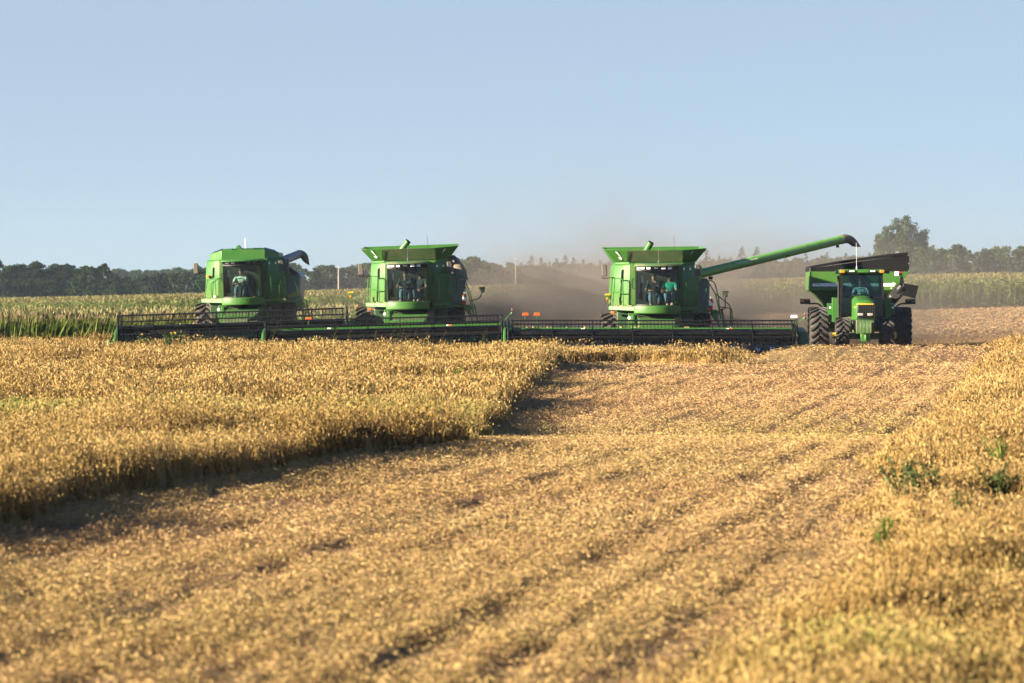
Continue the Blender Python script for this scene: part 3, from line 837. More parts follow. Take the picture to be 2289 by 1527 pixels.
    # reflectors on stalks
    for x, z, mname, w in reflectors:
        q = MB(); q.tube(rounded([T(x, y1+0.1, beamz), T(x+0.02, y1+0.1, beamz+0.12), T(x+0.05, y1+0.02, z-0.05)], 0.05), 0.014, 6)
        st = q.build('reflector_stalk', 'green', h)
        q = MB(); q.rbox((x+0.05, y1, z + (x-cx)*tilt), (w, 0.02, 0.075)); q.build('reflector', mname, h, 0.008)
        q = MB(); q.rbox((x+0.05, y1-0.004, z+0.055 + (x-cx)*tilt), (w*0.9, 0.02, 0.03)); q.build('reflector', 'orange' if mname != 'white' else 'white', h, 0.004)
    # small dirty deposits of chaff on the top beam
    q = MB()
    for i in range(12):
        q = MB(); x = rnd.uniform(x0+0.3, x1-0.3); q.rbox(T(x, y1+0.06+rnd.uniform(-.04, .06), beamz+0.012), (rnd.uniform(.04, .22), rnd.uniform(.03, .08), rnd.uniform(.012, .03)), (0, 0, rnd.uniform(0, 3))); q.build('chaff_deposit', 'chaff', h)
    # decals along the beam
    for x, mname in ((cx-hw*0.47, 'white'), (cx+hw*0.55, 'orange'), (cx+hw*0.53, 'white')):
        q = MB(); q.rbox(T(x, y1-0.034, beamz-0.05), (0.13, 0.006, 0.05)); q.build('warning_decal', mname, h)
    # marker lamp mast at the far end
    q = MB(); xm = x1+0.02
    q.tube(rounded([T(xm, y1+0.1, beamz-0.2), T(xm+0.05, y1+0.05, beamz+0.12), T(xm+0.28, y1, beamz+0.38)], 0.08), 0.016, 6)
    ms = q.build('marker_lamp', 'green', h)
    q = MB(); q.hexa([T(xm+0.26, y1-0.02, beamz+0.40), T(xm+0.31, y1-0.02, beamz+0.40), T(xm+0.31, y1+0.02, beamz+0.40), T(xm+0.26, y1+0.02, beamz+0.40), T(xm+0.28, y1-0.02, beamz+0.50), T(xm+0.34, y1-0.02, beamz+0.53), T(xm+0.34, y1+0.02, beamz+0.53), T(xm+0.28, y1+0.02, beamz+0.50)])
    q.build('lamp_lens', 'red_dark', h, 0.008)
    q = MB(); q.lathe([(-0.05, 0.02), (-0.03, 0.05), (0.02, 0.055), (0.03, 0.03)], T(xm+0.28, y1-0.02, beamz+0.33), 'y', 12); q.build('lamp_lens', 'green_dirty', h)
    return h

def combine(label, loc, roll, yaw, flared, auger, hdr, cab_shift=0.0, wheel_x=(-1.55, 1.62), wheel_r=0.86, dirty=False):
    t = thing('combine_harvester', label, 'combine harvester', loc, (0, -roll, yaw), 'combine harvesters working side by side')
    # --- body
    b = MB()
    def plan(hw1, hw2, y0, yc, y1): return [(-hw1, y0), (hw1, y0), (hw2, yc), (hw2, y1), (-hw2, y1), (-hw2, yc)]
    b.loft([[(x, y, z) for x, y in plan(h1, h2, y0, yc, 4.6)] for z, h1, h2, y0, yc in ((1.93, 0.98, 1.50, 0.02, 0.62), (2.06, 1.0, 1.58, -0.03, 0.60), (2.9, 0.98, 1.55, 0.0, 0.62), (3.46, 0.96, 1.50, 0.03, 0.65), (3.52, 0.93, 1.45, 0.07, 0.68))])
    body = b.build('body', 'body', t, 0.02)
    # lower chassis, axle, gearbox
    c = MB()
    c.box(-0.95, 0.95, 0.55, 5.6, 1.0, 1.925); c.box(-1.28, 1.28, 0.85, 1.35, 0.72, 1.02); c.box(-1.4, -0.97, 0.3, 0.9, 1.2, 1.92); c.box(0.97, 1.4, 0.3, 0.9, 1.2, 1.92)
    c.box(-0.9, 0.9, 5.3, 6.6, 1.2, 3.0)
    c.build('chassis', 'green_dark', t, 0.02)
    for zs, hw1, hw2 in ((2.905, 0.98, 1.55), (2.55, 0.985, 1.56)):
        q = MB(); strip(q, [(-hw2-0.004, 0.9), (-hw2-0.004, 0.615), (-hw1-0.002, -0.004), (-0.80, -0.004)], zs, zs+0.014, 0.006)
        q.build('panel_seam', 'green_dark', t)
        q = MB(); strip(q, [(0.80, -0.004), (hw1+0.002, -0.004), (hw2+0.004, 0.615), (hw2+0.004, 0.9)], zs, zs+0.014, 0.006)
        q.build('panel_seam', 'green_dark', t)
    for k in range(7):
        xq = -1.62+0.12*k; q = MB(); q.rbox((xq, 0.35-(xq+1.72)*0.62, 1.993), (0.10, 0.10, 0.018), (0, 0, k*0.9)); q.build('chaff_deposit', 'chaff', t)
    for k in range(5):
        q = MB(); q.rbox((-0.5+0.26*k, -1.12+0.02*(k % 2), 2.008), (0.20, 0.06, 0.012), (0, 0, 0.1*k)); q.build('chaff_deposit', 'chaff', t)
    # access doors and grab bars on the front corners
    for s in (-1, 1):
        q = MB()
        q.hexa([(s*1.03, 0.045, 2.2), (s*1.49, 0.56, 2.2), (s*1.50, 0.55, 2.2), (s*1.04, 0.03, 2.2), (s*1.015, 0.045, 2.88), (s*1.475, 0.57, 2.88), (s*1.485, 0.56, 2.88), (s*1.025, 0.03, 2.88)])
        q.build('access_panel', 'green', t, 0.01)
        q = MB(); q.tube(rounded([(s*0.80, -0.02, 2.62), (s*0.86, -0.10, 2.64), (s*0.86, -0.10, 2.96), (s*0.80, -0.02, 2.98)], 0.05), 0.014, 6); q.build('grab_bar', 'black', t)
    for x in (1.02, 1.26):
        q = MB(); q.rbox((x, -0.0 + (x-0.98)*1.05, 3.33), (0.085, 0.008, 0.085), (0, 0, R(47))); q.build('sticker', 'white', t)
    # --- grain tank
    if flared:
        k = MB()
        n0 = [(-1.0, 0.10), (1.0, 0.10), (1.46, 0.60), (1.46, 3.6), (-1.46, 3.6), (-1.46, 0.60)]
        k.loft([[(x, y, 3.50) for x, y in n0], [(x, y, 3.585) for x, y in n0]])
        gt = k.build('grain_tank', 'green', t, 0.01)
        low = [(-1.02, 0.06), (0.99, 0.06), (1.47, 0.50), (1.47, 3.55), (-1.47, 3.55), (-1.47, 0.50)]
        top = [(-1.06, -0.26, 4.0), (0.93, -0.26, 4.01), (1.86, 0.02, 4.08), (1.86, 3.95, 4.20), (-1.86, 3.95, 4.16), (-1.86, 0.02, 4.03)]
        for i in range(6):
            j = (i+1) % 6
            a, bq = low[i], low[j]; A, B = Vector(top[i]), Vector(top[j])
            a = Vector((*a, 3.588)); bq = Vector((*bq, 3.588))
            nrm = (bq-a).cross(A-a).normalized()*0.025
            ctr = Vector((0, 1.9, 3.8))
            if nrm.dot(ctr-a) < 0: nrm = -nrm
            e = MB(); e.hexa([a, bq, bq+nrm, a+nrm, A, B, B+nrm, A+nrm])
            pnl = e.build('tank_extension_panel', 'green_dirty' if i in (0,) else 'green', gt, 0.006)  # front panel: dust, plus the overhang's dimmer light put into its colour
            if i in (1, 5):     # oblong sight windows in the slanted corner panels
                u = (bq-a); v = (A-a).lerp(B-bq, 0.5)
                cpt = a + u*(0.42 if i == 1 else 0.5) + v*0.55 - nrm.normalized()*0.012
                un, vn = u.normalized(), (v - u.normalized()*v.dot(u.normalized())).normalized()
                w = MB()
                ring = []
                for g in range(16):
                    q = 2*PI*g/16
                    sx, sz = math.cos(q), math.sin(q)
                    off = 0.15 if sz > 0 else -0.15
                    ring.append(cpt + vn*(off+sz*0.05) + un*sx*0.07)
                w.loft([ring, [p + nrm*0.3 for p in ring]])
                w.build('tank_window', 'lamp', gt)
                w2 = MB(); w2.loft([[cpt + (p-cpt)*1.22 + nrm*0.35 for p in ring], [cpt + (p-cpt)*1.22 + nrm*0.2 for p in ring]]); w2.build('window_seal', 'black', gt)
        q = MB(); q.box(-1.40, 1.40, 0.7, 3.5, 3.6, 3.62); q.build('tank_floor', 'dark', gt)
        # corner gusset straps
        for x in (-1.04, 0.96):
            q = MB(); q.hexa([(x-0.02, 0.03, 3.60), (x+0.02, 0.03, 3.60), (x+0.02, 0.045, 3.60), (x-0.02, 0.045, 3.60), (x-0.02, -0.25, 3.95), (x+0.02, -0.25, 3.95), (x+0.02, -0.24, 3.95), (x-0.02, -0.24, 3.95)]); q.build('corner_strap', 'green_dark', gt)
        sp = MB(); dx = 1 if flared == 1 else 0.7
        p0, p1 = Vector((-0.42, 0.5, 3.85)), Vector((-0.42+0.36*dx, 0.3, 4.30))
        ax = (p1-p0).normalized()
        sp.tube([p0, p1], 0.115, 18, False); sp.tube([p1-ax*0.02, p0], 0.095, 18, False)
        s_ = sp.build('fill_spout', 'green', gt)
        q = MB(); q.tube([p1-ax*0.05, p1-ax*0.045], 0.098, 18); q.build('spout_mouth', 'dark', gt)
    else:
        k = MB()
        def ring(y0, yc, h1, h2, zf, zo): return [(-h1, y0, zf), (h1, y0, zf), (h2, yc, zo), (h2, 4.2, zo), (-h2, 4.2, zo), (-h2, yc, zo)]
        k.loft([ring(0.06, 0.62, 0.86, 1.36, 3.50, 3.50), ring(0.08, 0.64, 0.86, 1.36, 3.89, 3.76)])
        k.loft([ring(0.14, 0.72, 0.78, 1.26, 3.885, 3.755), ring(0.3, 1.0, 0.72, 1.0, 3.95, 3.90)])
        gt = k.build('grain_tank', 'green', t, 0.015)
        q = MB()
        for s in (-1, 1): q.hexa([(s*0.84, 0.16, 3.90), (s*0.86, 0.13, 3.90), (s*1.32, 0.68, 3.77), (s*1.28, 0.70, 3.77), (s*0.80, 0.45, 3.965), (s*0.82, 0.42, 3.965), (s*1.2, 0.95, 3.86), (s*1.16, 0.97, 3.86)])
        q.build('tank_cover', 'black', gt)
        q = MB(); q.loft([[(-0.37, 0.35, 3.9), (-0.05, 0.35, 3.9), (-0.05, 0.75, 3.9), (-0.37, 0.75, 3.9)], [(-0.27, 0.38, 4.05), (-0.16, 0.38, 4.09), (-0.16, 0.7, 4.09), (-0.27, 0.7, 4.05)]]); q.build('fill_spout', 'green', gt, 0.03)
        for x in (-0.42, -0.02, 0.45):
            q = MB(); q.box(x-0.015, x+0.015, 0.12, 0.2, 3.90, 3.96); q.build('tank_latch', 'black', gt)
        q = MB(); q.tube([(0.08, 0.3, 3.9), (0.075, 0.3, 4.35)], [0.018, 0.012], 6); q.build('antenna', 'white', gt)
    # --- cab
    cxs = cab_shift
    def cp(hw, yf, bulge, n=10, x0=cxs):
        return [(x0 + hw*(-1+2*i/n), yf + bulge*((-1+2*i/n)**2)) for i in range(n+1)]
    # floor, back wall, posts
    cb = MB()
    fl = [(cxs-0.72, -0.02), (cxs-0.74, -0.85)] + cp(0.74, -1.18, 0.30)[1:-1] + [(cxs+0.74, -0.85), (cxs+0.72, -0.02)]
    cb.loft([[(x, y, 1.965) for x, y in fl], [(x, y, 2.015) for x, y in fl]])
    cab = cb.build('cab', 'liner', t)
    q = MB(); q.loft([[(x, y, 3.30) for x, y in fl], [(x, y, 3.34) for x, y in fl]]); q.build('cab_ceiling', 'liner', cab)
    q = MB(); q.box(cxs-0.74, cxs+0.74, -0.09, -0.045, 2.02, 3.295); q.build('cab_back_wall', 'liner', cab)
    for s in (-1, 1):
        q = MB(); q.hexa([(cxs+s*0.715, -0.90, 2.016), (cxs+s*0.76, -0.90, 2.016), (cxs+s*0.76, -0.80, 2.016), (cxs+s*0.715, -0.80, 2.016), (cxs+s*0.70, -0.86, 3.30), (cxs+s*0.755, -0.86, 3.30), (cxs+s*0.755, -0.76, 3.30), (cxs+s*0.70, -0.76, 3.30)])
        q.build('cab_post', 'black', cab)
        q = MB(); q.box(cxs+s*0.735-0.02, cxs+s*0.735+0.02, -0.10, 0.0, 2.02, 3.30); q.build('cab_post', 'black', cab)
    q = MB(); strip(q, cp(0.752, -1.205, 0.30), 2.0, 2.045, 0.03); q.build('window_frame', 'black', cab)
    q = MB(); strip(q, cp(0.752, -1.205, 0.32), 3.255, 3.30, 0.03); q.build('window_frame', 'black', cab)
    q = MB(); strip(q, cp(0.742, -1.20, 0.30, 14), 2.045, 3.256, 0.008); q.build('windshield', 'glass', cab)
    for s in (-1, 1):
        q = MB(); q.box(cxs+s*0.74-0.004, cxs+s*0.74+0.004, -0.79, -0.105, 2.05, 3.25); q.build('side_window', 'glass', cab)
    # rounded green skirt under the windshield
    q = MB()
    P = cp(0.83, -1.27, 0.36, 14)
    rings = []
    for x, y in P:
        rings.append([(x, y+0.035, 1.71), (x, y+0.01, 1.74), (x, y, 1.975), (x, y+0.02, 2.0), (x, y+0.22, 2.005), (x, y+0.3, 1.71)])
    q.loft(rings)
    q.box(cxs-0.79, cxs+0.79, -0.85, 0.3, 1.72, 1.96)
    q.build('cab_skirt', 'green', cab, 0.008)
    # roof visor
    q = MB()
    P = [(cxs-0.80, -0.05)] + cp(0.80, -1.38, 0.22, 12) + [(cxs+0.80, -0.05)]
    zt = 3.52 if flared else 3.50
    q.loft([[(x, y, 3.405) for x, y in P], [(x, y-0.015, 3.44) for x, y in P], [(x*0.99+cxs*0.01, y+0.03, zt-0.015) for x, y in P], [(x*0.94+cxs*.06, max(y+0.10, y*0.9), zt+0.01) for x, y in P]])
    q.build('cab_roof', 'green' if not dirty else 'green_dirty', cab, 0.01)
    # lamp housing and lamps beneath the visor
    q = MB(); P = [(cxs-0.77, -0.06)] + cp(0.77, -1.26, 0.24, 12) + [(cxs+0.77, -0.06)]
    q.loft([[(x, y, 3.335) for x, y in P], [(x, y-0.03, 3.402) for x, y in P]]); lh = q.build('lamp_housing', 'black', cab)
    if flared:
        for x in (-0.69, -0.54, -0.33, 0.21, 0.44):
            y = -1.26 + 0.24*(x/0.77)**2
            q = MB(); q.rbox((cxs+x, y-0.03, 3.36), (0.15 if x > -0.6 else 0.11, 0.04, 0.105), (R(-8), 0, 0.6*x)); q.build('work_lamp', 'lamp', cab, 0.012)
        q = MB()
        for i in range(5): q.rbox((cxs-0.16+i*0.055, -1.285, 3.362), (0.02, 0.03, 0.09), (0, R(25), 0))
        q.build('grille', 'steel' if False else 'black', cab)
        for i in (0, 1):
            q = MB(); q.lathe([(-0.03, 0.03), (0.0, 0.04), (0.01, 0.03)], (cxs-0.1+0.08*i, -1.28, 3.36), 'y', 10); q.build('work_lamp', 'grey', cab)
    else:
        for x in (-0.55, -0.32, 0.3, 0.52):
            y = -1.26 + 0.24*(x/0.77)**2
            q = MB(); q.rbox((cxs+x, y-0.025, 3.365), (0.15, 0.04, 0.06), (R(-30), 0, 0.6*x)); q.build('work_lamp', 'grey', cab, 0.012)
    # inside: seat, column, wheel, monitor, wiper
    q = MB(); q.rbox((cxs-0.10, -0.42, 2.24), (0.50, 0.48, 0.14)); q.rbox((cxs-0.10, -0.17, 2.60), (0.48, 0.12, 0.66), (R(-6), 0, 0)); q.box(cxs-0.25, cxs+0.05, -0.6, -0.25, 2.016, 2.165); q.build('driver_seat', 'dark', cab, 0.03)
    q = MB(); q.rbox((cxs+0.46, -0.36, 2.24), (0.34, 0.40, 0.12)); q.rbox((cxs+0.46, -0.14, 2.5), (0.34, 0.08, 0.4)); q.build('passenger_seat', 'dark', cab, 0.03)
    q = MB(); q.hexa([(cxs-0.17, -1.02, 2.016), (cxs-0.04, -1.02, 2.016), (cxs-0.04, -0.88, 2.016), (cxs-0.17, -0.88, 2.016), (cxs-0.16, -0.92, 2.60), (cxs-0.05, -0.92, 2.60), (cxs-0.05, -0.82, 2.60), (cxs-0.16, -0.82, 2.60)]); sc_ = q.build('steering_column', 'liner', cab, 0.015)
    q = MB(); ctr = Vector((cxs-0.105, -0.82, 2.64))
    ring = [ctr + Vector((math.cos(a)*0.19, math.sin(a)*0.15, math.sin(a)*0.11)) for a in np.linspace(0, 2*PI, 25)]
    q.tube(ring, 0.014, 6, False)
    for a in (R(90), R(210), R(330)): q.tube([ctr, ctr + Vector((math.cos(a)*0.19, math.sin(a)*0.15, math.sin(a)*0.11))], 0.011, 6)
    q.build('steering_wheel', 'black', cab)
    q = MB(); q.rbox((cxs-0.58, -0.72, 2.66), (0.10, 0.10, 0.34), (0, 0, 0.4)); q.rbox((cxs-0.60, -0.5, 2.35), (0.16, 0.6, 0.3)); q.build('console', 'dark', cab, 0.02)
    q = MB(); q.rbox((cxs-0.56, -0.80, 2.95), (0.11, 0.03, 0.26)); q.build('cab_monitor', 'grey', cab, 0.01)
    q = MB(); q.tube([(cxs+0.05, -1.225, 3.28), (cxs+0.36, -1.195, 2.86)], 0.010, 6); q.tube([(cxs+0.22, -1.215, 3.05), (cxs+0.44, -1.18, 2.7)], 0.008, 6); q.build('wiper', 'black', cab)
    # --- feeder house and hoses
    q = MB()
    yH = hdr['yr']+1.0+0.22
    q.hexa([(-0.70, yH, 0.25), (0.70, yH, 0.25), (0.66, 0.35, 1.0), (-0.66, 0.35, 1.0), (-0.70, yH, 1.08), (0.70, yH, 1.08), (0.66, 0.35, 1.68), (-0.66, 0.35, 1.68)])
    for z in (0.35, 0.7): q.box(-0.72, 0.72, yH-0.10 + 0.0, yH-0.003, z, z+0.06)
    fh = q.build('feeder_house', 'green_dirty', t, 0.02)
    for yy in (0.28, 0.62):
        zt_ = 1.08 + 0.6*yy + 0.005
        q = MB(); q.box(-0.68, 0.68, yH+(0.35-yH)*yy, yH+(0.35-yH)*yy+0.07, zt_-0.03, zt_+0.06); q.build('feeder_rib', 'green', fh, 0.008)
    for x in (-0.86, 0.86):
        q = MB(); q.tube([(x, yH+0.2, 0.55), (x, 0.6, 1.15)], 0.055, 10); q.tube([(x, yH+0.2, 0.55), (x, yH+0.9, 0.75)], 0.035, 8); q.build('lift_cylinder', 'green', fh)
        q = MB(); q.box(x-0.16, x+0.06 if x > 0 else x+0.16, -0.25, -0.18, 1.05, 1.72); q.rbox((x*0.98, -0.3, 1.5), (0.10, 0.16, 0.34)); q.build('feeder_bracket', 'green', fh, 0.01)
    for i in range(5):
        q = MB(); x = 0.60+0.05*i
        q.tube(rounded([(x, -0.9, 1.66), (x+0.05, -1.2, 1.42), (x-0.12, yH+0.3, 1.2), (x-0.3, yH+0.05, 1.10)], 0.2), 0.018, 6); q.build('hydraulic_hose', 'black', fh)
    q = MB(); q.lathe([(-0.06, 0.04), (-0.04, 0.065), (0.0, 0.07), (0.02, 0.05)], (-0.98, -0.55, 1.55), 'y', 14); q.build('head_lamp', 'lamp', t)
    if not dirty:
        q = MB(); q.lathe([(-0.06, 0.04), (-0.04, 0.065), (0.0, 0.07), (0.02, 0.05)], (1.02, -0.55, 1.53), 'y', 14); q.build('head_lamp', 'grey', t)
    # --- left service platform
    q = MB(); q.hexa([(-1.72, 0.18, 1.84), (-0.80, -0.42, 1.80), (-0.80, 0.0, 1.80), (-1.72, 0.6, 1.84), (-1.72, 0.18, 1.99), (-0.80, -0.42, 1.97), (-0.80, 0.0, 1.97), (-1.72, 0.6, 1.99)])
    pf = q.build('service_platform', 'green', t, 0.012)
    if flared:
        rail(pf, [[(-1.66, 0.18, 1.98), (-1.60, 0.16, 3.0), (-1.22, -0.10, 2.97), (-1.20, -0.12, 1.98)], [(-1.66, 0.17, 2.50), (-1.21, -0.12, 2.47)], [(-1.58, 0.17, 1.98), (-1.50, 0.14, 2.98)]])
    else:
        rail(pf, [[(-1.60, 0.2, 1.98), (-1.46, 0.16, 2.72), (-0.96, -0.08, 2.80), (-0.80, -0.06, 2.75)], [(-1.12, -0.05, 1.98), (-1.13, -0.05, 2.74)]], 0.016)
        rail(pf, [[(-1.55, 0.25, 2.02), (-1.58, 0.2, 2.2), (-1.92, 0.15, 2.60), (-1.93, 0.15, 2.74), (-1.40, 0.15, 2.73)]], 0.014)
    # --- right platform with ladder
    q = MB(); q.hexa([(0.82, -0.42, 1.80), (1.52, -0.05, 1.84), (1.52, 0.3, 1.84), (0.82, 0.0, 1.80), (0.82, -0.42, 1.92), (1.52, -0.05, 1.96), (1.52, 0.3, 1.96), (0.82, 0.0, 1.92)])
    q.box(0.78, 1.2, -0.52, -0.3, 1.72, 1.76)
    pr_ = q.build('service_platform', 'green', t, 0.012)
    rail(pr_, [[(1.10, -0.32, 1.94), (1.08, -0.32, 2.98), (1.52, -0.10, 3.0), (1.52, -0.10, 2.62), (1.40, -0.16, 2.50), (1.40, -0.16, 1.96)], [(1.09, -0.32, 2.50), (1.42, -0.15, 2.49)]])
    q = MB(); q.hexa([(1.28, -0.10, 1.73), (2.02, -0.10, 1.76), (2.02, 0.6, 1.76), (1.28, 0.6, 1.73), (1.28, -0.10, 1.80), (2.02, -0.10, 1.86), (2.02, 0.6, 1.86), (1.28, 0.6, 1.80)])
    q.hexa([(2.02, -0.10, 1.66), (2.22, -0.10, 1.40), (2.22, 0.5, 1.40), (2.02, 0.5, 1.66), (2.02, -0.10, 1.86), (2.30, -0.10, 1.80), (2.30, 0.5, 1.80), (2.02, 0.5, 1.86)])
    lp = q.build('ladder_platform', 'green', t, 0.012)
    q = MB()
    x0, z0, x1, z1 = 2.17, 1.84, 2.40, 0.55
    for dy, dx in ((-0.08, 0.0), (0.45, 0.0)):
        for o in (0, 0.22):
            q.hexa([(x0+o, dy, z0), (x0+o+0.045, dy, z0), (x0+o+0.045, dy+0.04, z0), (x0+o, dy+0.04, z0), (x1+o, dy, z1), (x1+o+0.045, dy, z1), (x1+o+0.045, dy+0.04, z1), (x1+o, dy+0.04, z1)])
    for i in range(5):
        f = (i+0.5)/5; q.box(x0+(x1-x0)*f, x0+(x1-x0)*f+0.265, -0.085, 0.485, z0+(z1-z0)*f-0.02, z0+(z1-z0)*f+0.02)
    q.build('ladder', 'green', t, 0.005)
    if flared == 1:
        paths = [[(1.66, -0.05, 1.84), (1.62, -0.05, 2.2), (1.60, -0.05, 2.9), (2.02, -0.05, 2.92), (2.30, -0.05, 2.1), (2.38, -0.05, 1.5)], [(1.94, 0.0, 1.84), (1.88, 0.0, 2.25), (1.87, 0.0, 2.9)],
                 [(1.55, 0.3, 1.86), (1.40, 0.3, 2.4), (1.40, 0.3, 3.0), (1.90, 0.3, 3.02), (2.20, 0.3, 2.2), (2.34, 0.3, 1.5)], [(1.78, 0.3, 1.86), (1.74, 0.3, 2.98)]]
    elif flared:
        paths = [[(1.74, -0.05, 1.84), (1.58, -0.05, 2.35), (1.62, -0.05, 2.92), (1.86, -0.05, 2.93), (1.76, -0.05, 1.85)],
                 [(1.9, 0.1, 2.88), (1.98, 0.1, 2.92), (2.14, 0.1, 2.85), (2.28, 0.1, 2.35), (2.36, 0.1, 1.5)], [(1.9, 0.3, 2.9), (2.2, 0.3, 2.40), (2.40, 0.3, 1.5)],
                 [(2.2, 0.3, 2.42), (2.72, 0.3, 2.0), (2.74, 0.3, 1.85), (2.74, 0.3, 0.95)], [(2.3, 0.4, 1.95), (2.80, 0.4, 1.88), (2.82, 0.4, 0.95)], [(2.3, 0.4, 1.3), (2.74, 0.4, 1.3)]]
    else:
        paths = [[(1.64, -0.05, 1.84), (1.66, -0.05, 2.5), (1.70, -0.05, 2.82), (1.92, -0.05, 2.80), (2.10, -0.05, 2.30), (2.32, -0.05, 1.5)], [(1.56, 0.3, 2.15), (1.46, 0.3, 2.4), (1.47, 0.3, 2.86), (1.86, 0.3, 2.88), (2.14, 0.3, 2.2), (2.36, 0.3, 1.5)]]
    rail(lp, paths, 0.020)
    # --- mirrors
    for s in (-1, 1):
        q = MB()
        if s < 0: q.tube(rounded([(-1.50, 0.2, 3.02), (-1.95, 0.05, 2.98), (-1.96, 0.05, 3.1), (-1.90, 0.05, 3.2)], 0.05), 0.014, 6)
        else: q.tube(rounded([(1.50, -0.1, 2.98), (1.56, -0.12, 3.1), (1.52, -0.15, 3.25)], 0.05), 0.014, 6)
        ma = q.build('mirror_arm', 'black' if s < 0 else 'green', t)
        cx_, zz = (-1.88, 3.27) if s < 0 else (1.50, 3.28)
        if not flared: zz -= 0.07
        q = MB(); q.rbox((cx_, 0.02 if s < 0 else -0.2, zz), (0.19, 0.07, 0.42), (0, R(-3), R(6*s))); q.build('mirror', 'plastic', ma, 0.025)
    # --- beacon lamps
    if flared:
        q = MB(); q.tube(rounded([(-1.62, 0.3, 1.9), (-1.88 if flared == 1 else -1.74, 0.15, 1.98), (-1.95 if flared == 1 else -1.76, 0.12, 2.14)], 0.08), 0.014, 6)
        if flared == 1: q = MB(); q.tube(rounded([(-1.55, 0.3, 1.86), (-2.1, 0.15, 2.0), (-2.27, 0.12, 2.12), (-2.28, 0.12, 2.2)], 0.08), 0.014, 6)
        ox = -2.28 if flared == 1 else -1.76
        ba = q.build('beacon_arm', 'green', t)
        q = MB(); q.lathe([(-0.04, 0.03), (-0.02, 0.05), (0.02, 0.055), (0.04, 0.03)], (ox, 0.07, 2.24), 'y', 12); q.build('beacon_lens', 'orange', ba)
        q = MB(); q.hexa([(ox-0.08, 0.12, 2.24), (ox+0.08, 0.12, 2.24), (ox+0.08, 0.14, 2.24), (ox-0.08, 0.14, 2.24), (ox-0.11, 0.12, 2.37), (ox+0.11, 0.12, 2.37), (ox+0.11, 0.14, 2.37), (ox-0.11, 0.14, 2.37)]); q.build('beacon_plate', 'green', ba, 0.006)
        q = MB(); q.box(ox-0.11, ox+0.11, 0.117, 0.137, 2.373, 2.43); q.build('beacon_plate', 'yellow', ba)
        q = MB(); q.rbox((-1.58, 0.12, 1.74), (0.13, 0.06, 0.09)); q.build('turn_lamp', 'orange', t, 0.012)
        ox, oz = (2.72, 2.30) if flared == 1 else (2.53, 2.32)
        q = MB(); q.tube(rounded([(2.24, 0.2, 1.98) if flared == 1 else (2.3, 0.2, 1.85), (2.62, 0.1, 2.06) if flared == 1 else (2.53, 0.1, 1.87), (ox, 0.1, oz)], 0.10), 0.020, 6)
        ba = q.build('beacon_arm', 'black', t)
        q = MB(); q.hexa([(ox-0.08, 0.05, oz-0.02), (ox+0.08, 0.05, oz-0.02), (ox+0.08, 0.12, oz-0.02), (ox-0.08, 0.12, oz-0.02), (ox-0.12, 0.05, oz+0.2), (ox+0.12, 0.05, oz+0.2), (ox+0.12, 0.12, oz+0.2), (ox-0.12, 0.12, oz+0.2)]); q.build('beacon_plate', 'boot', ba, 0.01)
        q = MB(); q.lathe([(-0.04, 0.03), (-0.02, 0.05), (0.02, 0.055), (0.04, 0.03)], (ox, 0.02, oz+0.02), 'y', 12); q.build('beacon_lens', 'boot', ba)
    else:
        q = MB(); q.lathe([(-0.06, 0.05), (-0.04, 0.07), (0.03, 0.075), (0.05, 0.05)], (-1.42, 0.35, 2.86), 'z', 12); q.build('beacon_lens', 'orange', t)
        q = MB(); q.lathe([(-0.05, 0.03), (-0.02, 0.06), (0.02, 0.065), (0.03, 0.04)], (-1.16, -0.0, 2.06), 'y', 12); q.build('head_lamp', 'lamp', t)
        q = MB(); q.lathe([(-0.05, 0.03), (-0.02, 0.06), (0.02, 0.065), (0.03, 0.04)], (1.10, -0.02, 2.30), 'y', 12); q.build('head_lamp', 'grey', t)
    # --- side hood behind the ladder
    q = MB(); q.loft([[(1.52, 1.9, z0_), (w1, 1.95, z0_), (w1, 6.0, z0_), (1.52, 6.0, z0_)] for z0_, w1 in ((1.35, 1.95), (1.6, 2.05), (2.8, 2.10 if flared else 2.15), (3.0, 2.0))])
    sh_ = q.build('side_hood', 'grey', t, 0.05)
    if not flared:
        q = MB(); q.hexa([(1.62, 1.885, 1.9), (2.04, 1.925, 2.0), (2.04, 1.945, 2.0), (1.62, 1.905, 1.9), (1.62, 1.885, 2.05), (2.06, 1.925, 2.22), (2.06, 1.945, 2.22), (1.62, 1.905, 2.05)]); q.build('hood_stripe', 'yellow' if False else 'chaff', sh_)
    # --- unloading auger
    def boot(p, d, r, parent, bend=52):
        """curved rubber spout at the tube's end: bends downwards"""
        d = Vector(d).normalized(); dn = Vector((0, 0, -1))
        b_ = MB(); rings = []
        side = d.cross(dn).normalized()
        pos = Vector(p)
        for i in range(6):
            a = R(bend)*i/5
            dd = (d*math.cos(a) + dn*math.sin(a)).normalized(); nn = side.cross(dd).normalized()
            rr_ = r*(1.08 + 0.06*i/5)
            rings.append([pos + (side*math.cos(q_)*rr_ + nn*math.sin(q_)*rr_*(1-0.05*i)) for q_ in np.linspace(0, 2*PI, 17)[:-1]])
            pos = pos + dd*r*(0.62 if bend < 60 else 0.40)
        dd = (d*math.cos(R(bend)) + dn*math.sin(R(bend))).normalized(); nn = side.cross(dd).normalized()
        rings.append([pos + side*math.cos(q_)*r*1.02 + nn*math.sin(q_)*r*0.72 + dd*r*(0.75 - 0.75*math.sin(q_)*1.0) for q_ in np.linspace(0, 2*PI, 17)[:-1]])
        b_.loft(rings, True, False)
        inner = [[c_ + (q2-c_)*0.93 for q2 in rg] for rg in rings[::-1] for c_ in [sum((Vector(x) for x in rg), Vector())/len(rg)]]
        b_.loft(inner, False, True)
        return b_.build('spout', 'boot', parent)
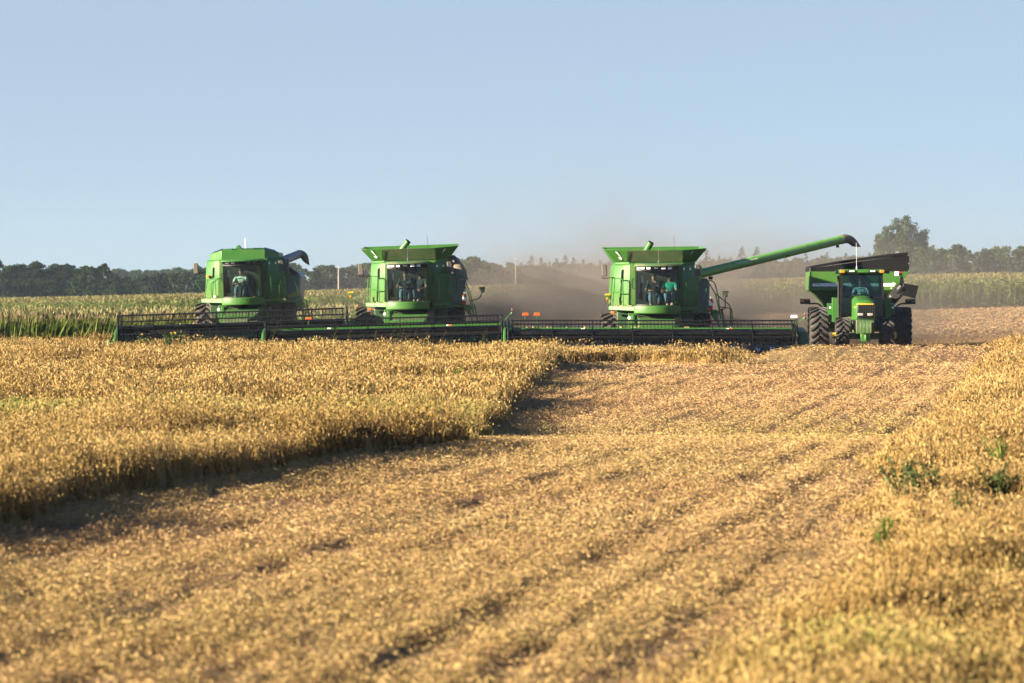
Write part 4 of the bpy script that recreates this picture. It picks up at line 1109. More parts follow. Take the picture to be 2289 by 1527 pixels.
    if auger == 'out':
        q = MB(); A = Vector((1.78, 1.6, 3.18)); B = Vector((7.52, 5.0, 4.50))
        B = Vector((7.3, 4.4, 4.48))
        d = (B-A).normalized()
        q.tube([A-d*0.35, B], 0.17, 24)
        for f in (0.005, 0.34, 0.72, 0.955): q.tube([A+(B-A)*f, A+(B-A)*f+d*0.035], 0.178, 24)
        q.box(1.45, 1.75, 1.3, 1.9, 2.85, 3.45)
        ua = q.build('unloading_auger', 'green_gloss', t)
        boot(B-d*0.02, d, 0.17, ua)
        q = MB(); q.rbox(A+(B-A)*0.06-Vector((0, 0, 0.25)), (0.16, 0.1, 0.12)); q.build('auger_lamp', 'black', ua, 0.02); q = MB(); q.rbox(A+(B-A)*0.965-Vector((0, 0, 0.22)), (0.11, 0.1, 0.10)); q.build('auger_lamp', 'black', ua, 0.02)
        for i in range(14):     # a row of small pale letters worn beyond reading
            pp = A + (B-A)*(0.24+0.011*i) - Vector((0, 0.172, -0.055)); q = MB()
            q.rbox(pp, (0.028+0.01*(i % 3), 0.006, 0.03), (0, -0.2, 0)); q.build('auger_decal', 'white', ua)
    elif auger == 'half':
        q = MB(); A = Vector((1.52, 1.0, 3.42)); B = Vector((2.00, 4.2, 3.70)); d = (B-A).normalized()
        q.tube([A-d*0.3, B], 0.175, 20); q.tube([B-d*0.35, B-d*0.28], 0.175, 20)
        ua = q.build('unloading_auger', 'augergrey', t)
        boot(B-d*0.04, (0.85, 0.25, 0.0), 0.168, ua, 80)
        q = MB(); q.box(1.45, 1.75, 0.9, 1.3, 2.85, 3.50); q.build('auger_elbow', 'augergrey', ua, 0.03)
        q = MB(); q.tube([(1.75, 1.1, 3.1), (1.95, 1.6, 2.95), (1.9, 2.0, 2.9)], 0.08, 8); q.build('auger_cradle', 'black', ua)
    else:
        q = MB(); A = Vector((1.62, 1.0, 3.35)); B = Vector((1.72, 6.4, 3.52)); d = (B-A).normalized()
        q.tube([A-d*0.2, B], 0.2, 20)
        ua = q.build('unloading_auger', 'augergrey', t)
        boot(A+Vector((0.06, -0.2, 0.0)), (0.25, -0.6, -0.1), 0.22, ua)
        q = MB(); q.tube([(1.42, 1.2, 3.45), (1.62, 1.0, 3.55), (1.72, 0.9, 3.4)], 0.2, 14); q.build('auger_elbow', 'augergrey', ua)
    # --- antenna on the cab
    if flared:
        q = MB(); q.tube([(cxs+0.03, -1.15, 3.52), (cxs+0.03, -1.15, 3.64)], 0.02, 6); q.tube([(cxs+0.03, -1.15, 3.62), (cxs+0.025, -1.15, 4.1)], 0.004, 5); q.build('antenna', 'grey', cab)
        q = MB(); q.tube([(0.70, 0.3, 4.0), (0.66, 0.3, 4.52)], 0.006, 5); q.lathe([(0, 0.05), (0.05, 0.02)], (0.70, 0.3, 3.99), 'z', 8); q.build('antenna', 'black', gt)
    # --- wheels
    for s, x in ((-1, wheel_x[0]), (1, wheel_x[1])):
        wheel(t, (x, 1.1, wheel_r), wheel_r, 0.80, 0.42, 17, 'tyre', s, lh=0.07)
    for x in (-1.3, 1.3): wheel(t, (x, 5.2, 0.62), 0.62, 0.42, 0.33, 17, 'tyre', 1, lh=0.04)
    q = MB(); q.box(-1.2, 1.2, 5.1, 5.3, 0.5, 0.75); q.build('rear_axle', 'green_dark', t)
    build_header(t, **hdr)
    return t

def at(x, y, D):
    """ground plan position for a photo pixel at distance D"""
    return ((x-1144.5)*D/F, D, EYE-(y-HOR)*D/F)

c3 = combine('green combine with its unloading auger swung out over the grain cart', (5.25, 103.7, -0.50), 0.0, 0.0, 2, 'out',
             dict(cx=-0.36, hw=5.10, yr=-4.70, zr=1.06, tilt=0.0, angs=(75, 135, 195, 255, 315, 15), rr=0.46, flip=True, seed=3, beamz=1.25, left_shield=True,
                  reflectors=((4.62, 1.62, 'white', 0.24), (-4.42, 1.70, 'redorange', 0.22))), dirty=True)
c2 = combine('green combine with a flared tank top and its unloading auger folded back', (-3.80, 108.2, -0.38), 0.022, R(1.0), 1, 'folded',
             dict(cx=-0.91, hw=4.38, yr=-4.65, zr=0.98, tilt=0.004, angs=(85, 145, 205, 265, 325, 25), rr=0.46, seed=5, beamz=1.16,
                  reflectors=((-3.75, 1.46, 'redorange', 0.24), (4.22, 1.42, 'redorange', 0.24))), cab_shift=-0.10, wheel_x=(-1.72, 1.62), wheel_r=0.92, dirty=True)
c1 = combine('green combine with a closed boxy grain tank and no flared top', (-10.53, 112.6, -0.24), 0.030, R(1.5), 0, 'half',
             dict(cx=-0.16, hw=4.42, yr=-4.55, zr=0.98, tilt=0.004, angs=(70, 112, 150, 205, 265, 330), rr=0.52, seed=8, beamz=1.06,
                  reflectors=()), wheel_x=(-1.60, 1.55), wheel_r=0.92)
bpy.context.view_layer.update()

def on(root, p): return root.matrix_world @ Vector(p)
fx = -0.10
seated_person('driver in a pale mint shirt and blue jeans steering the leftmost combine', on(c1, (fx, -0.42, 2.31)), 'mint', 'jeans', 'hair', 'wheel', drop=0.29)
seated_person('driver in a dark shirt and cap steering the middle combine', on(c2, (fx-0.10, -0.42, 2.31)), 'shirt_dark', 'jeans', 'hair', 'wheel', drop=0.29)
seated_person('passenger in a dark shirt with hands folded beside the middle combine driver', on(c2, (0.36, -0.50, 2.33)), 'shirt_dark', 'jeans_dark', 'chaff', 'lap', drop=0.31, feet=((-0.06, -0.50), (0.08, -0.46)), knees=((-0.14, -0.40, 0.10), (0.14, -0.40, 0.10)), rotz=R(-12))
seated_person('driver in black shirt and cap steering the combine that is unloading', on(c3, (fx, -0.42, 2.31)), 'shirt_black', 'jeans', 'hair', 'lever', drop=0.29)
seated_person('passenger in a turquoise shirt and light blue jeans in the unloading combine', on(c3, (0.46, -0.48, 2.33)), 'teal', 'jeans', None, 'spread', drop=0.31, knees=((-0.16, -0.40, 0.10), (0.13, -0.40, 0.10)), feet=((-0.11, -0.48), (0.06, -0.50)))

def extinguisher(label, p):
    t = thing('fire_extinguisher', label, 'fire extinguisher', p, group='fire extinguishers on the ladder platforms')
    b = MB(); b.lathe([(0.0, 0.075), (0.02, 0.085), (0.46, 0.085), (0.52, 0.06), (0.55, 0.03)], (0, 0, 0), 'z', 20); b.build('cylinder_body', 'red', t)
    b = MB(); b.lathe([(0.24, 0.0865), (0.40, 0.0865)], (0, 0, 0), 'z', 20); b.build('paper_label', 'white', t)
    b = MB(); b.lathe([(0.19, 0.088), (0.22, 0.088)], (0, 0, 0), 'z', 20); b.build('strap', 'black', t)
    b = MB(); b.rbox((0, 0, 0.58), (0.05, 0.05, 0.07)); b.rbox((0.05, 0, 0.62), (0.15, 0.025, 0.02), (0, 0.25, 0)); b.rbox((0.05, 0, 0.58), (0.13, 0.025, 0.018)); b.build('valve', 'lamp', t, 0.005)
    b = MB(); b.tube(rounded([(0.03, -0.03, 0.57), (0.09, -0.06, 0.52), (0.095, -0.06, 0.3)], 0.05), 0.013, 6); b.build('hose', 'black', t)
    t.scale = (0.82, 0.82, 0.82)
    return t
extinguisher('red fire extinguisher on the ladder platform of the middle combine', on(c2, (2.02, -0.20, 1.80)))
extinguisher('red fire extinguisher on the ladder platform of the combine that is unloading', on(c3, (1.98, -0.20, 1.80)))

def bottle(label, p, m, h=0.2):
    t = thing('drink_bottle', label, 'bottle', p, group='bottles on the cab floor')
    b = MB(); b.lathe([(0, 0.03), (0.01, 0.035), (h*0.62, 0.035), (h*0.8, 0.015), (h*0.92, 0.014)], (0, 0, 0), 'z', 14); b.build('bottle_body', m, t)
    b = MB(); b.lathe([(h*0.92, 0.017), (h, 0.017)], (0, 0, 0), 'z', 10); b.build('cap', 'white', t)
M['bottle_green'] = mat('green_bottle', (0.03, 0.35, 0.16), 0.2); M['bottle_blue'] = mat('blue_bottle', (0.05, 0.25, 0.6), 0.2)
bottle('green drink bottle standing on the left combine cab floor', on(c1, (0.34, -1.0, 2.016)), 'bottle_green', 0.24)
bottle('blue drink bottle standing on the left combine cab floor', on(c1, (0.56, -0.95, 2.016)), 'bottle_blue', 0.22)
bottle('white drink bottle standing on the left combine cab floor', on(c1, (0.61, -0.88, 2.016)), 'white', 0.26)
bottle('green drink bottle standing on the unloading combine cab floor', on(c3, (0.63, -0.88, 2.016)), 'bottle_green', 0.26)

# ------------------------------------------------------------------ tractor
def tractor():
    t = thing('tractor', 'green tractor with a yellow nose stripe pulling the grain cart', 'tractor', (12.45, 100.5, -0.19), (0, 0, R(-4)))
    # hood
    b = MB(); P = lambda w, z0, z1: [(-w, z0), (-w, z1-0.14), (-w*0.72, z1-0.03), (-w*0.3, z1), (w*0.3, z1), (w*0.72, z1-0.03), (w, z1-0.14), (w, z0)]
    b.loft([[(x, y, z) for x, z in P(w, z0, z1)] for y, w, z0, z1 in ((-0.62, 0.30, 1.25, 1.80), (-0.55, 0.335, 1.22, 1.90), (0.0, 0.35, 1.2, 1.97), (1.55, 0.37, 1.2, 2.06))])
    hood = b.build('hood', 'green', t, 0.01)
    b = MB(); b.box(-0.275, 0.275, -0.66, -0.615, 1.27, 1.72); g = b.build('grille', 'black', hood, 0.03)
    b = MB()
    for i in range(9): b.box(-0.25+i*0.0625-0.008, -0.25+i*0.0625+0.008, -0.675, -0.662, 1.46, 1.71)
    b.build('grille_bars', 'dark', hood)
    b = MB()
    b.box(-0.30, 0.30, -0.665, -0.60, 1.735, 1.785); b.build('nose_stripe', 'yellow', hood, 0.012)
    for s in (-1, 1):
        b = MB(); b.rbox((s*0.17, -0.672, 1.40), (0.19, 0.03, 0.09)); b.build('headlight', 'lens_grey', hood, 0.015)
        b = MB(); b.box(s*0.34-0.012, s*0.34+0.012, -0.45, 1.4, 1.62, 1.68); b.build('side_stripe', 'yellow', hood)
    b = MB(); b.box(-0.32, 0.32, -0.58, 2.2, 0.72, 1.22); b.box(-0.30, 0.30, 2.2, 3.4, 0.6, 1.4); b.box(-0.55, 0.55, 1.5, 1.6, 0.95, 1.3); b.build('chassis', 'green_dark', t, 0.02)
    b = MB(); b.box(-0.45, 0.45, -0.4, 0.9, 0.85, 1.18); b.build('engine', 'black', t, 0.02)
    # front weights
    for i in range(8):
        b = MB(); x = -0.175+i*0.05; b.loft([[(x-0.021, -1.02, 0.74), (x+0.021, -1.02, 0.74), (x+0.021, -0.68, 0.78), (x-0.021, -0.68, 0.78)], [(x-0.021, -1.05, 0.98), (x+0.021, -1.05, 0.98), (x+0.021, -0.68, 0.98), (x-0.021, -0.68, 0.98)], [(x-0.021, -1.0, 1.17), (x+0.021, -1.0, 1.17), (x+0.021, -0.68, 1.17), (x-0.021, -0.68, 1.17)]])
        b.build('front_weight', 'green_dirty' if i % 3 else 'green', t, 0.008)
    b = MB(); b.box(-0.17, 0.17, -0.92, -0.3, 0.45, 0.735); b.lathe([(-0.1, 0.05), (0.1, 0.05)], (0, -0.95, 0.6), 'z', 10); b.build('weight_bracket', 'green', t, 0.03)
    # front axle
    b = MB(); b.box(-0.56, 0.56, -0.12, 0.12, 0.52, 0.72); b.tube([(-0.60, 0, 0.64), (0.60, 0, 0.64)], 0.10, 12)
    b.tube([(-0.55, 0.25, 0.6), (0.55, 0.25, 0.6)], 0.03, 8); b.build('front_axle', 'green_dark', t, 0.01)
    for s in (-1, 1):
        wh = wheel(t, (s*0.78, 0, 0.65), 0.65, 0.46, 0.36, 17, 'tyre2', s, lh=0.045)
        b = MB(); b.lathe([(-0.14, 0.10), (0.14, 0.13)], (s*0.98, 0, 0.65), 'x', 16); b.build('hub', 'yellow', wh)
        wheel(t, (s*1.50, 2.8, 0.82), 0.82, 0.62, 0.50, 20, 'tyre2', s, lh=0.05)
        b = MB(); b.tube([(s*0.3, 2.8, 0.82), (s*1.6, 2.8, 0.82)], 0.09, 12); b.build('rear_axle', 'green_dark', t)
        # fenders
        b = MB(); rings = []
        for k in range(9):
            a = R(35 + 110*k/8); c_, s_ = math.cos(a), math.sin(a)
            rings.append([(s*0.80, 2.8+c_*0.93, 0.82+s_*0.93), (s*1.20, 2.8+c_*0.93, 0.82+s_*0.93), (s*1.20, 2.8+c_*0.96, 0.82+s_*0.96), (s*0.80, 2.8+c_*0.96, 0.82+s_*0.96)])
        b.loft(rings); b.box(min(s*0.80, s*1.06), max(s*0.80, s*1.06), 1.88, 1.95, 1.1, 1.98); b.build('fender', 'green', t, 0.01)
        b = MB(); b.rbox((s*1.12, 1.9, 1.62), (0.07, 0.04, 0.07)); b.build('fender_lamp', 'lamp', t, 0.01)
    # cab
    b = MB()
    b.box(-0.78, 0.78, 1.52, 3.2, 1.18, 1.25)
    cab = b.build('cab', 'dark', t, 0.01)
    b = MB(); b.box(-0.78, 0.78, 3.1, 3.18, 1.253, 2.0); b.build('cab_back_wall', 'dark', cab)
    for s in (-1, 1):
        for y0, y1 in ((1.50, 1.60), (3.08, 3.18)):
            b = MB(); b.hexa([(s*0.80-0.045, y0, 1.2), (s*0.80+0.045, y0, 1.2), (s*0.80+0.045, y1, 1.2), (s*0.80-0.045, y1, 1.2), (s*0.70-0.035, y0+0.06, 2.84), (s*0.70+0.035, y0+0.06, 2.84), (s*0.70+0.035, y1+0.06, 2.84), (s*0.70-0.035, y1+0.06, 2.84)]); b.build('cab_post', 'black', cab)
    b = MB(); b.box(-0.74, 0.74, 1.53, 1.57, 1.98, 2.01); b.build('window_frame', 'black', cab)
    b = MB(); b.box(-0.68, 0.68, 1.58, 1.64, 2.78, 2.84); b.build('window_frame', 'black', cab)
    b = MB(); b.hexa([(-0.73, 1.545, 2.01), (0.73, 1.545, 2.01), (0.73, 1.551, 2.01), (-0.73, 1.551, 2.01), (-0.675, 1.605, 2.78), (0.675, 1.605, 2.78), (0.675, 1.611, 2.78), (-0.675, 1.611, 2.78)]); b.build('windshield', 'tglass', cab)
    for s in (-1, 1):
        b = MB(); b.hexa([(s*0.40, 1.545, 1.25), (s*0.755, 1.545, 1.25), (s*0.755, 1.551, 1.25), (s*0.40, 1.551, 1.25), (s*0.40, 1.545, 1.98), (s*0.735, 1.545, 1.98), (s*0.735, 1.551, 1.98), (s*0.40, 1.551, 1.98)]); b.build('lower_window', 'tglass', cab)
        b = MB(); b.hexa([(s*0.795, 1.61, 1.25), (s*0.801, 1.61, 1.25), (s*0.801, 3.08, 1.25), (s*0.795, 3.08, 1.25), (s*0.70, 1.67, 2.80), (s*0.706, 1.67, 2.80), (s*0.706, 3.12, 2.80), (s*0.70, 3.12, 2.80)]); b.build('side_window', 'tglass', cab)
    b = MB(); b.hexa([(-0.72, 3.14, 2.0), (0.72, 3.14, 2.0), (0.72, 3.146, 2.0), (-0.72, 3.146, 2.0), (-0.66, 3.18, 2.8), (0.66, 3.18, 2.8), (0.66, 3.186, 2.8), (-0.66, 3.186, 2.8)]); b.build('rear_window', 'tglass', cab)
    b = MB(); b.loft([[(-0.80, 1.42, 2.845), (0.80, 1.42, 2.845), (0.82, 3.3, 2.845), (-0.82, 3.3, 2.845)], [(-0.86, 1.36, 2.90), (0.86, 1.36, 2.90), (0.86, 3.36, 2.90), (-0.86, 3.36, 2.90)], [(-0.78, 1.46, 3.0), (0.78, 1.46, 3.0), (0.78, 3.3, 3.0), (-0.78, 3.3, 3.0)]]); rf = b.build('cab_roof', 'green', cab, 0.03)
    for x in (-0.42, -0.32, 0.32, 0.42):
        b = MB(); b.rbox((x, 1.365, 2.925), (0.085, 0.03, 0.055), (R(-30), 0, 0)); b.build('work_lamp', 'lamp', cab, 0.008)
    for x in (-0.37, 0.37):
        b = MB(); b.rbox((x, 1.375, 2.925), (0.30, 0.03, 0.085), (R(-30), 0, 0)); b.build('lamp_frame', 'black', cab, 0.008)
    for s in (-1, 1):
        b = MB(); b.rbox((s*0.70, 1.36, 2.92), (0.16, 0.07, 0.10)); b.build('turn_lamp', 'orange', cab, 0.015)
        b = MB(); b.rbox((s*0.90, 1.45, 2.90), (0.14, 0.06, 0.12)); b.build('marker_bracket', 'black', cab, 0.02)
    b = MB(); b.tube([(-0.20, 1.48, 3.0), (-0.20, 1.48, 3.10)], 0.02, 6); b.tube([(-0.20, 1.48, 3.05), (-0.215, 1.48, 3.95)], 0.005, 5); b.build('antenna', 'white', cab)
    # exhaust pipe by the left post, seat and wheel
    b = MB(); b.tube(rounded([(-0.84, 1.4, 1.3), (-0.84, 1.4, 2.6), (-0.87, 1.3, 2.75)], 0.05), 0.045, 10); b.build('exhaust_pipe', 'black', t)
    b = MB(); b.rbox((0, 2.55, 1.72), (0.5, 0.5, 0.14)); b.rbox((0, 2.82, 2.05), (0.48, 0.12, 0.6)); b.box(-0.2, 0.2, 2.4, 2.8, 1.252, 1.65); b.build('driver_seat', 'dark', cab, 0.03)
    b = MB(); b.hexa([(-0.14, 1.62, 1.252), (0.14, 1.62, 1.252), (0.14, 1.8, 1.252), (-0.14, 1.8, 1.252), (-0.16, 1.8, 2.10), (0.16, 1.8, 2.10), (0.16, 1.92, 2.10), (-0.16, 1.92, 2.10)])
    sc_ = b.build('steering_column', 'black', cab, 0.02)
    b = MB(); ctr = Vector((0, 2.0, 2.18)); b.tube([ctr + Vector((math.cos(a)*0.19, math.sin(a)*0.13, math.sin(a)*0.13)) for a in np.linspace(0, 2*PI, 25)], 0.014, 6, False)
    b.tube([ctr-Vector((0.18, 0, 0)), ctr+Vector((0.18, 0, 0))], 0.012, 6); b.tube([(0, 1.86, 2.05), ctr], 0.02, 6); b.build('steering_wheel', 'black', cab)
    b = MB(); b.tube([(-0.1, 1.56, 2.79), (0.25, 1.56, 2.4)], 0.009, 5); b.build('wiper', 'black', cab)
    b = MB(); b.box(-0.04, 0.04, 3.4, 5.0, 0.62, 0.70); b.build('drawbar', 'black', t)
    return t
tr = tractor()
bpy.context.view_layer.update()
seated_person('tractor driver in a white shirt and cap behind the tractor windshield', on(tr, (0.0, 2.52, 1.83)), 'shirt_white', 'jeans_dark', 'hair', 'wheel', drop=0.35, rotz=R(-4))

# ------------------------------------------------------------------ grain cart
def grain_cart():
    t = thing('grain_cart', 'green grain cart with a black top extension hitched behind the tractor', 'grain cart', (13.19, 108.0, -0.20), (0, 0, R(-4)))
    Ly = 5.2
    # hopper: green walls
    b = MB()
    def ring(z, l, r, y0, y1): return [(l, y0, z), (r, y0, z), (r, y1, z), (l, y1, z)]
    b.loft([ring(1.50, -1.17, 1.0, 0.75, Ly-0.9), ring(1.98, -1.45, 1.02, 0.40, Ly-0.5), ring(2.25, -1.87, 1.30, 0.0, Ly), ring(2.75, -1.87, 1.74, 0.0, Ly), ring(2.96, -1.87, 1.87, 0.0, Ly)], True, False)
    b.loft([ring(1.56, -1.12, .95, 0.8, Ly-0.95), ring(2.28, -1.83, 1.26, 0.04, Ly-0.04), ring(2.955, -1.83, 1.83, 0.04, Ly-0.04)], True, False)
    hp = b.build('hopper', 'cart_green', t, 0.01)
    b = MB()     # black extension, rising to the right
    for (x0, y0, x1, y1) in ((-1.87, 0, 1.87, 0), (1.87, 0, 1.87, Ly), (1.87, Ly, -1.87, Ly), (-1.87, Ly, -1.87, 0)):
        a, c = Vector((x0, y0, 0)), Vector((x1, y1, 0)); n = Vector((-(c-a).y, (c-a).x, 0)).normalized()*0.03
        zt = lambda p: 3.07 + (p.x+1.87)/3.74*0.53
        b.hexa([a+Vector((0,0,2.963)), c+Vector((0,0,2.963)), c+n+Vector((0,0,2.963)), a+n+Vector((0,0,2.963)), a+Vector((0,0,zt(a))), c+Vector((0,0,zt(c))), c+n+Vector((0,0,zt(c))), a+n+Vector((0,0,zt(a)))])
    b.build('top_extension', 'tarp', t, 0.006)
    b = MB()     # rolled tarp and its bows along the slanted edge
    sec = [(-1.86, 3.085), (-0.95, 3.25), (0.6, 3.47), (1.45, 3.575), (1.80, 3.60)]
    b.loft([[(x, -0.03, z-0.02), (x, -0.03, z+0.05), (x, 0.1, z+0.085), (x, Ly-0.1, z+0.085), (x, Ly+0.03, z+0.05), (x, Ly+0.03, z-0.02)] for x, z in sec])
    b.tube([(1.78, 0.0, 3.63), (1.78, Ly, 3.63)], 0.06, 12)
    tp = b.build('roll_tarp', 'tarp', t)
    b = MB(); b.lathe([(-0.05, 0.05), (-0.05, 0.075), (0.1, 0.075), (0.1, 0.04)], (1.45, 0.3, 3.67), 'y', 14); b.build('tarp_roller', 'steel', tp)
    for x, z in ((-1.86, 3.09), (-1.86, 3.0), (1.84, 3.6), (1.85, 3.28), (1.86, 3.0), (-0.7, 3.27), (0.55, 3.47)):
        b = MB(); b.lathe([(-0.012, 0.022), (0.0, 0.026)], (x, -0.008, z-0.02), 'y', 8); b.build('bolt', 'steel', t)
    # white stripe with a dark swoosh, red white decal
    b = MB(); b.hexa([(-1.78, -0.006, 2.395), (1.30, -0.006, 2.395), (1.30, -0.002, 2.395), (-1.78, -0.002, 2.395), (-1.78, -0.006, 2.515), (1.37, -0.006, 2.515), (1.37, -0.002, 2.515), (-1.78, -0.002, 2.515)]); b.build('white_stripe', 'white', hp)
    b = MB(); b.loft([[(x, -0.009, z), (x, -0.0065, z), (x, -0.0065, z+w), (x, -0.009, z+w)] for x, z, w in ((-1.78, 2.50, 0.015), (-1.65, 2.50, 0.015), (-1.55, 2.475, 0.02), (-1.48, 2.43, 0.02), (-1.45, 2.396, 0.01))]); b.build('stripe_swoosh', 'cart_green', hp)
    b = MB(); b.box(1.32, 1.48, -0.007, -0.002, 2.80, 2.96); b.build('safety_decal', 'white', hp)
    b = MB(); b.box(1.485, 1.60, -0.007, -0.002, 2.905, 2.96); b.build('safety_decal', 'red', hp)
    b = MB(); b.box(1.485, 1.60, -0.007, -0.002, 2.80, 2.90); b.build('safety_decal', 'black', hp)
    for x, z in ((1.28, 2.54), (1.20, 2.33)):
        b = MB(); b.rbox((x, -0.006, z), (0.05, 0.006, 0.03)); b.build('safety_decal', 'white', hp)
    b = MB()
    for x in (-1.87, 1.87): b.box(x-0.02, x+0.02, -0.02, 0.0, 2.98, 3.05)
    b.tube([(-1.88, -0.01, 2.25), (-1.88, -0.01, 2.96)], 0.018, 6); b.tube([(-1.88, -0.01, 2.25), (-1.45, 0.36, 1.98), (-1.17, 0.7, 1.5)], 0.018, 6); b.build('corner_trim', 'cart_green', hp)
    # frame
    b = MB(); b.box(-1.1, 1.1, 1.4, 3.9, 1.0, 1.3); b.box(-0.12, 0.12, -2.2, 1.4, 0.62, 0.85); b.hexa([(-1.1, 0.9, 1.2), (1.1, 0.9, 1.2), (1.1, 1.1, 1.2), (-1.1, 1.1, 1.2), (-1.1, 0.9, 1.5), (1.1, 0.9, 1.5), (1.1, 1.1, 1.5), (-1.1, 1.1, 1.5)]); b.build('frame', 'cart_green', t, 0.02)
    for s in (-1, 1): wheel(t, (s*1.45, 2.6, 0.80), 0.80, 0.75, 0.42, 18, 'tyre2', s, lh=0.05)
    b = MB(); b.tube([(-1.5, 2.6, 0.8), (1.5, 2.6, 0.8)], 0.10, 12); b.box(-1.0, 1.0, 2.45, 2.75, 0.7, 1.0); b.build('axle', 'green_dark', t)
    # folded unload auger on the right corner
    b = MB(); b.tube([(0.95, -0.10, 1.62), (1.62, -0.28, 2.38)], 0.22, 20); b.tube([(1.25, -0.18, 1.96), (1.28, -0.19, 2.0)], 0.235, 20); b.tube([(0.55, 0.6, 1.35), (0.97, -0.06, 1.66)], 0.2, 16)
    ua = b.build('unload_auger', 'black', t)
    b = MB(); b.hexa([(1.55, -0.45, 2.08), (2.08, -0.40, 1.94), (2.08, 0.1, 1.94), (1.55, 0.1, 2.08), (1.62, -0.45, 2.52), (2.20, -0.40, 2.42), (2.20, 0.1, 2.42), (1.62, 0.1, 2.52)]); b.build('auger_hood', 'black', ua, 0.02)
    b = MB(); b.hexa([(1.50, -0.25, 2.45), (1.68, -0.25, 2.45), (1.68, -0.1, 2.45), (1.50, -0.1, 2.45), (1.50, -0.25, 2.78), (1.62, -0.25, 2.78), (1.62, -0.1, 2.78), (1.50, -0.1, 2.78)]); b.build('auger_bracket', 'black', ua, 0.01)
    b = MB(); b.lathe([(-0.01, 0.19), (0.03, 0.17)], (1.34, -0.43, 2.12), 'y', 18); b.lathe([(-0.01, 0.14), (0.03, 0.12)], (1.12, -0.36, 1.82), 'y', 18); b.build('drive_cover', 'dark', ua)
    # marker lamps on arms
    for s, ox in ((-1, -2.05), (1, 1.92)):
        b = MB(); b.tube(rounded([(s*1.2, 0.5, 1.45), (s*1.55, 0.1, 1.74), (ox, 0.0, 1.745)], 0.1), 0.03, 8)
        la = b.build('lamp_arm', 'black', t)
        b = MB(); b.box(ox-0.19, ox+0.19, -0.05, 0.03, 1.725, 1.92); b.build('lamp_box', 'black', la, 0.01)
        o1 = ox-0.1 if s < 0 else ox+0.11
        b = MB(); b.box(o1-0.075, o1+0.075, -0.075, -0.053, 1.80, 1.90); b.build('lamp_lens', 'orange' if s < 0 else 'boot', la, 0.01)
        o2 = ox+0.1 if s < 0 else ox-0.07
        b = MB(); b.box(o2-0.09, o2+0.09, -0.07, -0.053, 1.865, 1.91); b.build('reflector_strip', 'yellow', la, 0.005)
    return t
grain_cart()

# ------------------------------------------------------------------ trees
M['tree_dark'] = leafmat('dark_tree_leaves', [(0.0, (0.014, 0.030, 0.010)), (0.45, (0.034, 0.062, 0.018)), (0.8, (0.062, 0.095, 0.028)), (1.0, (0.11, 0.14, 0.05))], trans=0.22, nscale=0.35, namp=0.3)
M['tree_mid'] = leafmat('mid_tree_leaves', [(0.0, (0.022, 0.044, 0.014)), (0.45, (0.050, 0.085, 0.026)), (0.8, (0.085, 0.125, 0.042)), (1.0, (0.14, 0.17, 0.07))], trans=0.25, nscale=0.35, namp=0.3)
M['spruce'] = leafmat('spruce_needles', [(0.0, (0.016, 0.034, 0.016)), (0.5, (0.036, 0.064, 0.030)), (1.0, (0.075, 0.105, 0.05))], trans=0.12, nscale=0.4, namp=0.25)

def tree_meshes(kind, seed, nclump, nleaf, lsize, matname):
    """unit tree 1 m tall: trunk mesh with limbs and a crown of leaf clumps"""
    r = np.random.default_rng(seed); rr = random.Random(seed)
    t = MB()
    if kind == 'spruce':
        t.tube([(0, 0, 0), (0.005, 0, 0.5), (0, 0, 0.97)], [0.022, 0.014, 0.003], 7)
        C, D, Ls = [], [], []
        for k in range(nclump):
            u = (k+0.5)/nclump; z = 0.08+0.90*u; R_ = 0.20*(1-u)**0.8*rr.uniform(0.7, 1.15)+0.012
            m = int(nleaf*(1.15-u)); a = r.uniform(0, 2*PI, m); q = R_*r.random(m)**0.5
            C.append(np.stack([np.cos(a)*q, np.sin(a)*q, z-0.25*q+r.normal(size=m)*0.012], 1))
            D.append(np.stack([np.cos(a), np.sin(a), -0.35+r.normal(size=m)*0.3], 1)); Ls.append(np.full(m, lsize)*r.uniform(0.6, 1.2, m))
    else:
        lean = rr.uniform(-0.05, 0.05)
        t.tube([(0, 0, 0), (lean*0.4, 0, 0.22), (lean, 0, 0.55), (lean, 0.01, 0.85)], [0.032, 0.026, 0.015, 0.004], 8)
        C, D, Ls = [], [], []
        cl = []
        wid = rr.uniform(0.28, 0.36) if kind == 'round' else rr.uniform(0.24, 0.30)
        for k in range(nclump):
            a = rr.uniform(0, 2*PI); zz = rr.random()**0.8
            z = 0.07+0.87*zz
            prof = math.sin(PI*min(1, (0.30+0.68*zz)))**0.5
            q = wid*prof*math.sqrt(rr.random())
            cl.append((lean+math.cos(a)*q, math.sin(a)*q, z))
        for k in range(5):
            c = cl[k*nclump//5]; t.tube([(lean*0.6, 0, 0.2+0.08*k), (c[0]*0.5, c[1]*0.5, (0.25+0.08*k+c[2])/2), c], [0.014, 0.009, 0.003], 6)
        for c in cl:
            m = int(nleaf*rr.uniform(0.6, 1.4)); rad = rr.uniform(0.055, 0.10)
            p = r.normal(size=(m, 3)); p = unit(p)*(r.random((m, 1))**0.45)*rad*np.array([1, 1, 0.8])
            C.append(np.array(c)+p); D.append(p/rad + r.normal(size=(m, 3))*0.6); Ls.append(np.full(m, lsize)*r.uniform(0.7, 1.5, m))
    C = np.concatenate(C); D = unit(np.concatenate(D)); Ls = np.concatenate(Ls)
    V, Q = leaves(C, Ls, Ls*r.uniform(0.5, 0.8, len(Ls)), D)
    crown = npmesh('crown', V, Q, [M[matname]], attrs={'rnd': np.clip(r.random(len(Q))*0.8+0.1*r.normal(size=len(Q)), 0, 1)})
    tm = bpy.data.meshes.new('trunk'); tm.from_pydata(t.v, [], t.f); tm.shade_smooth(); tm.materials.append(M['bark'])
    return tm, crown

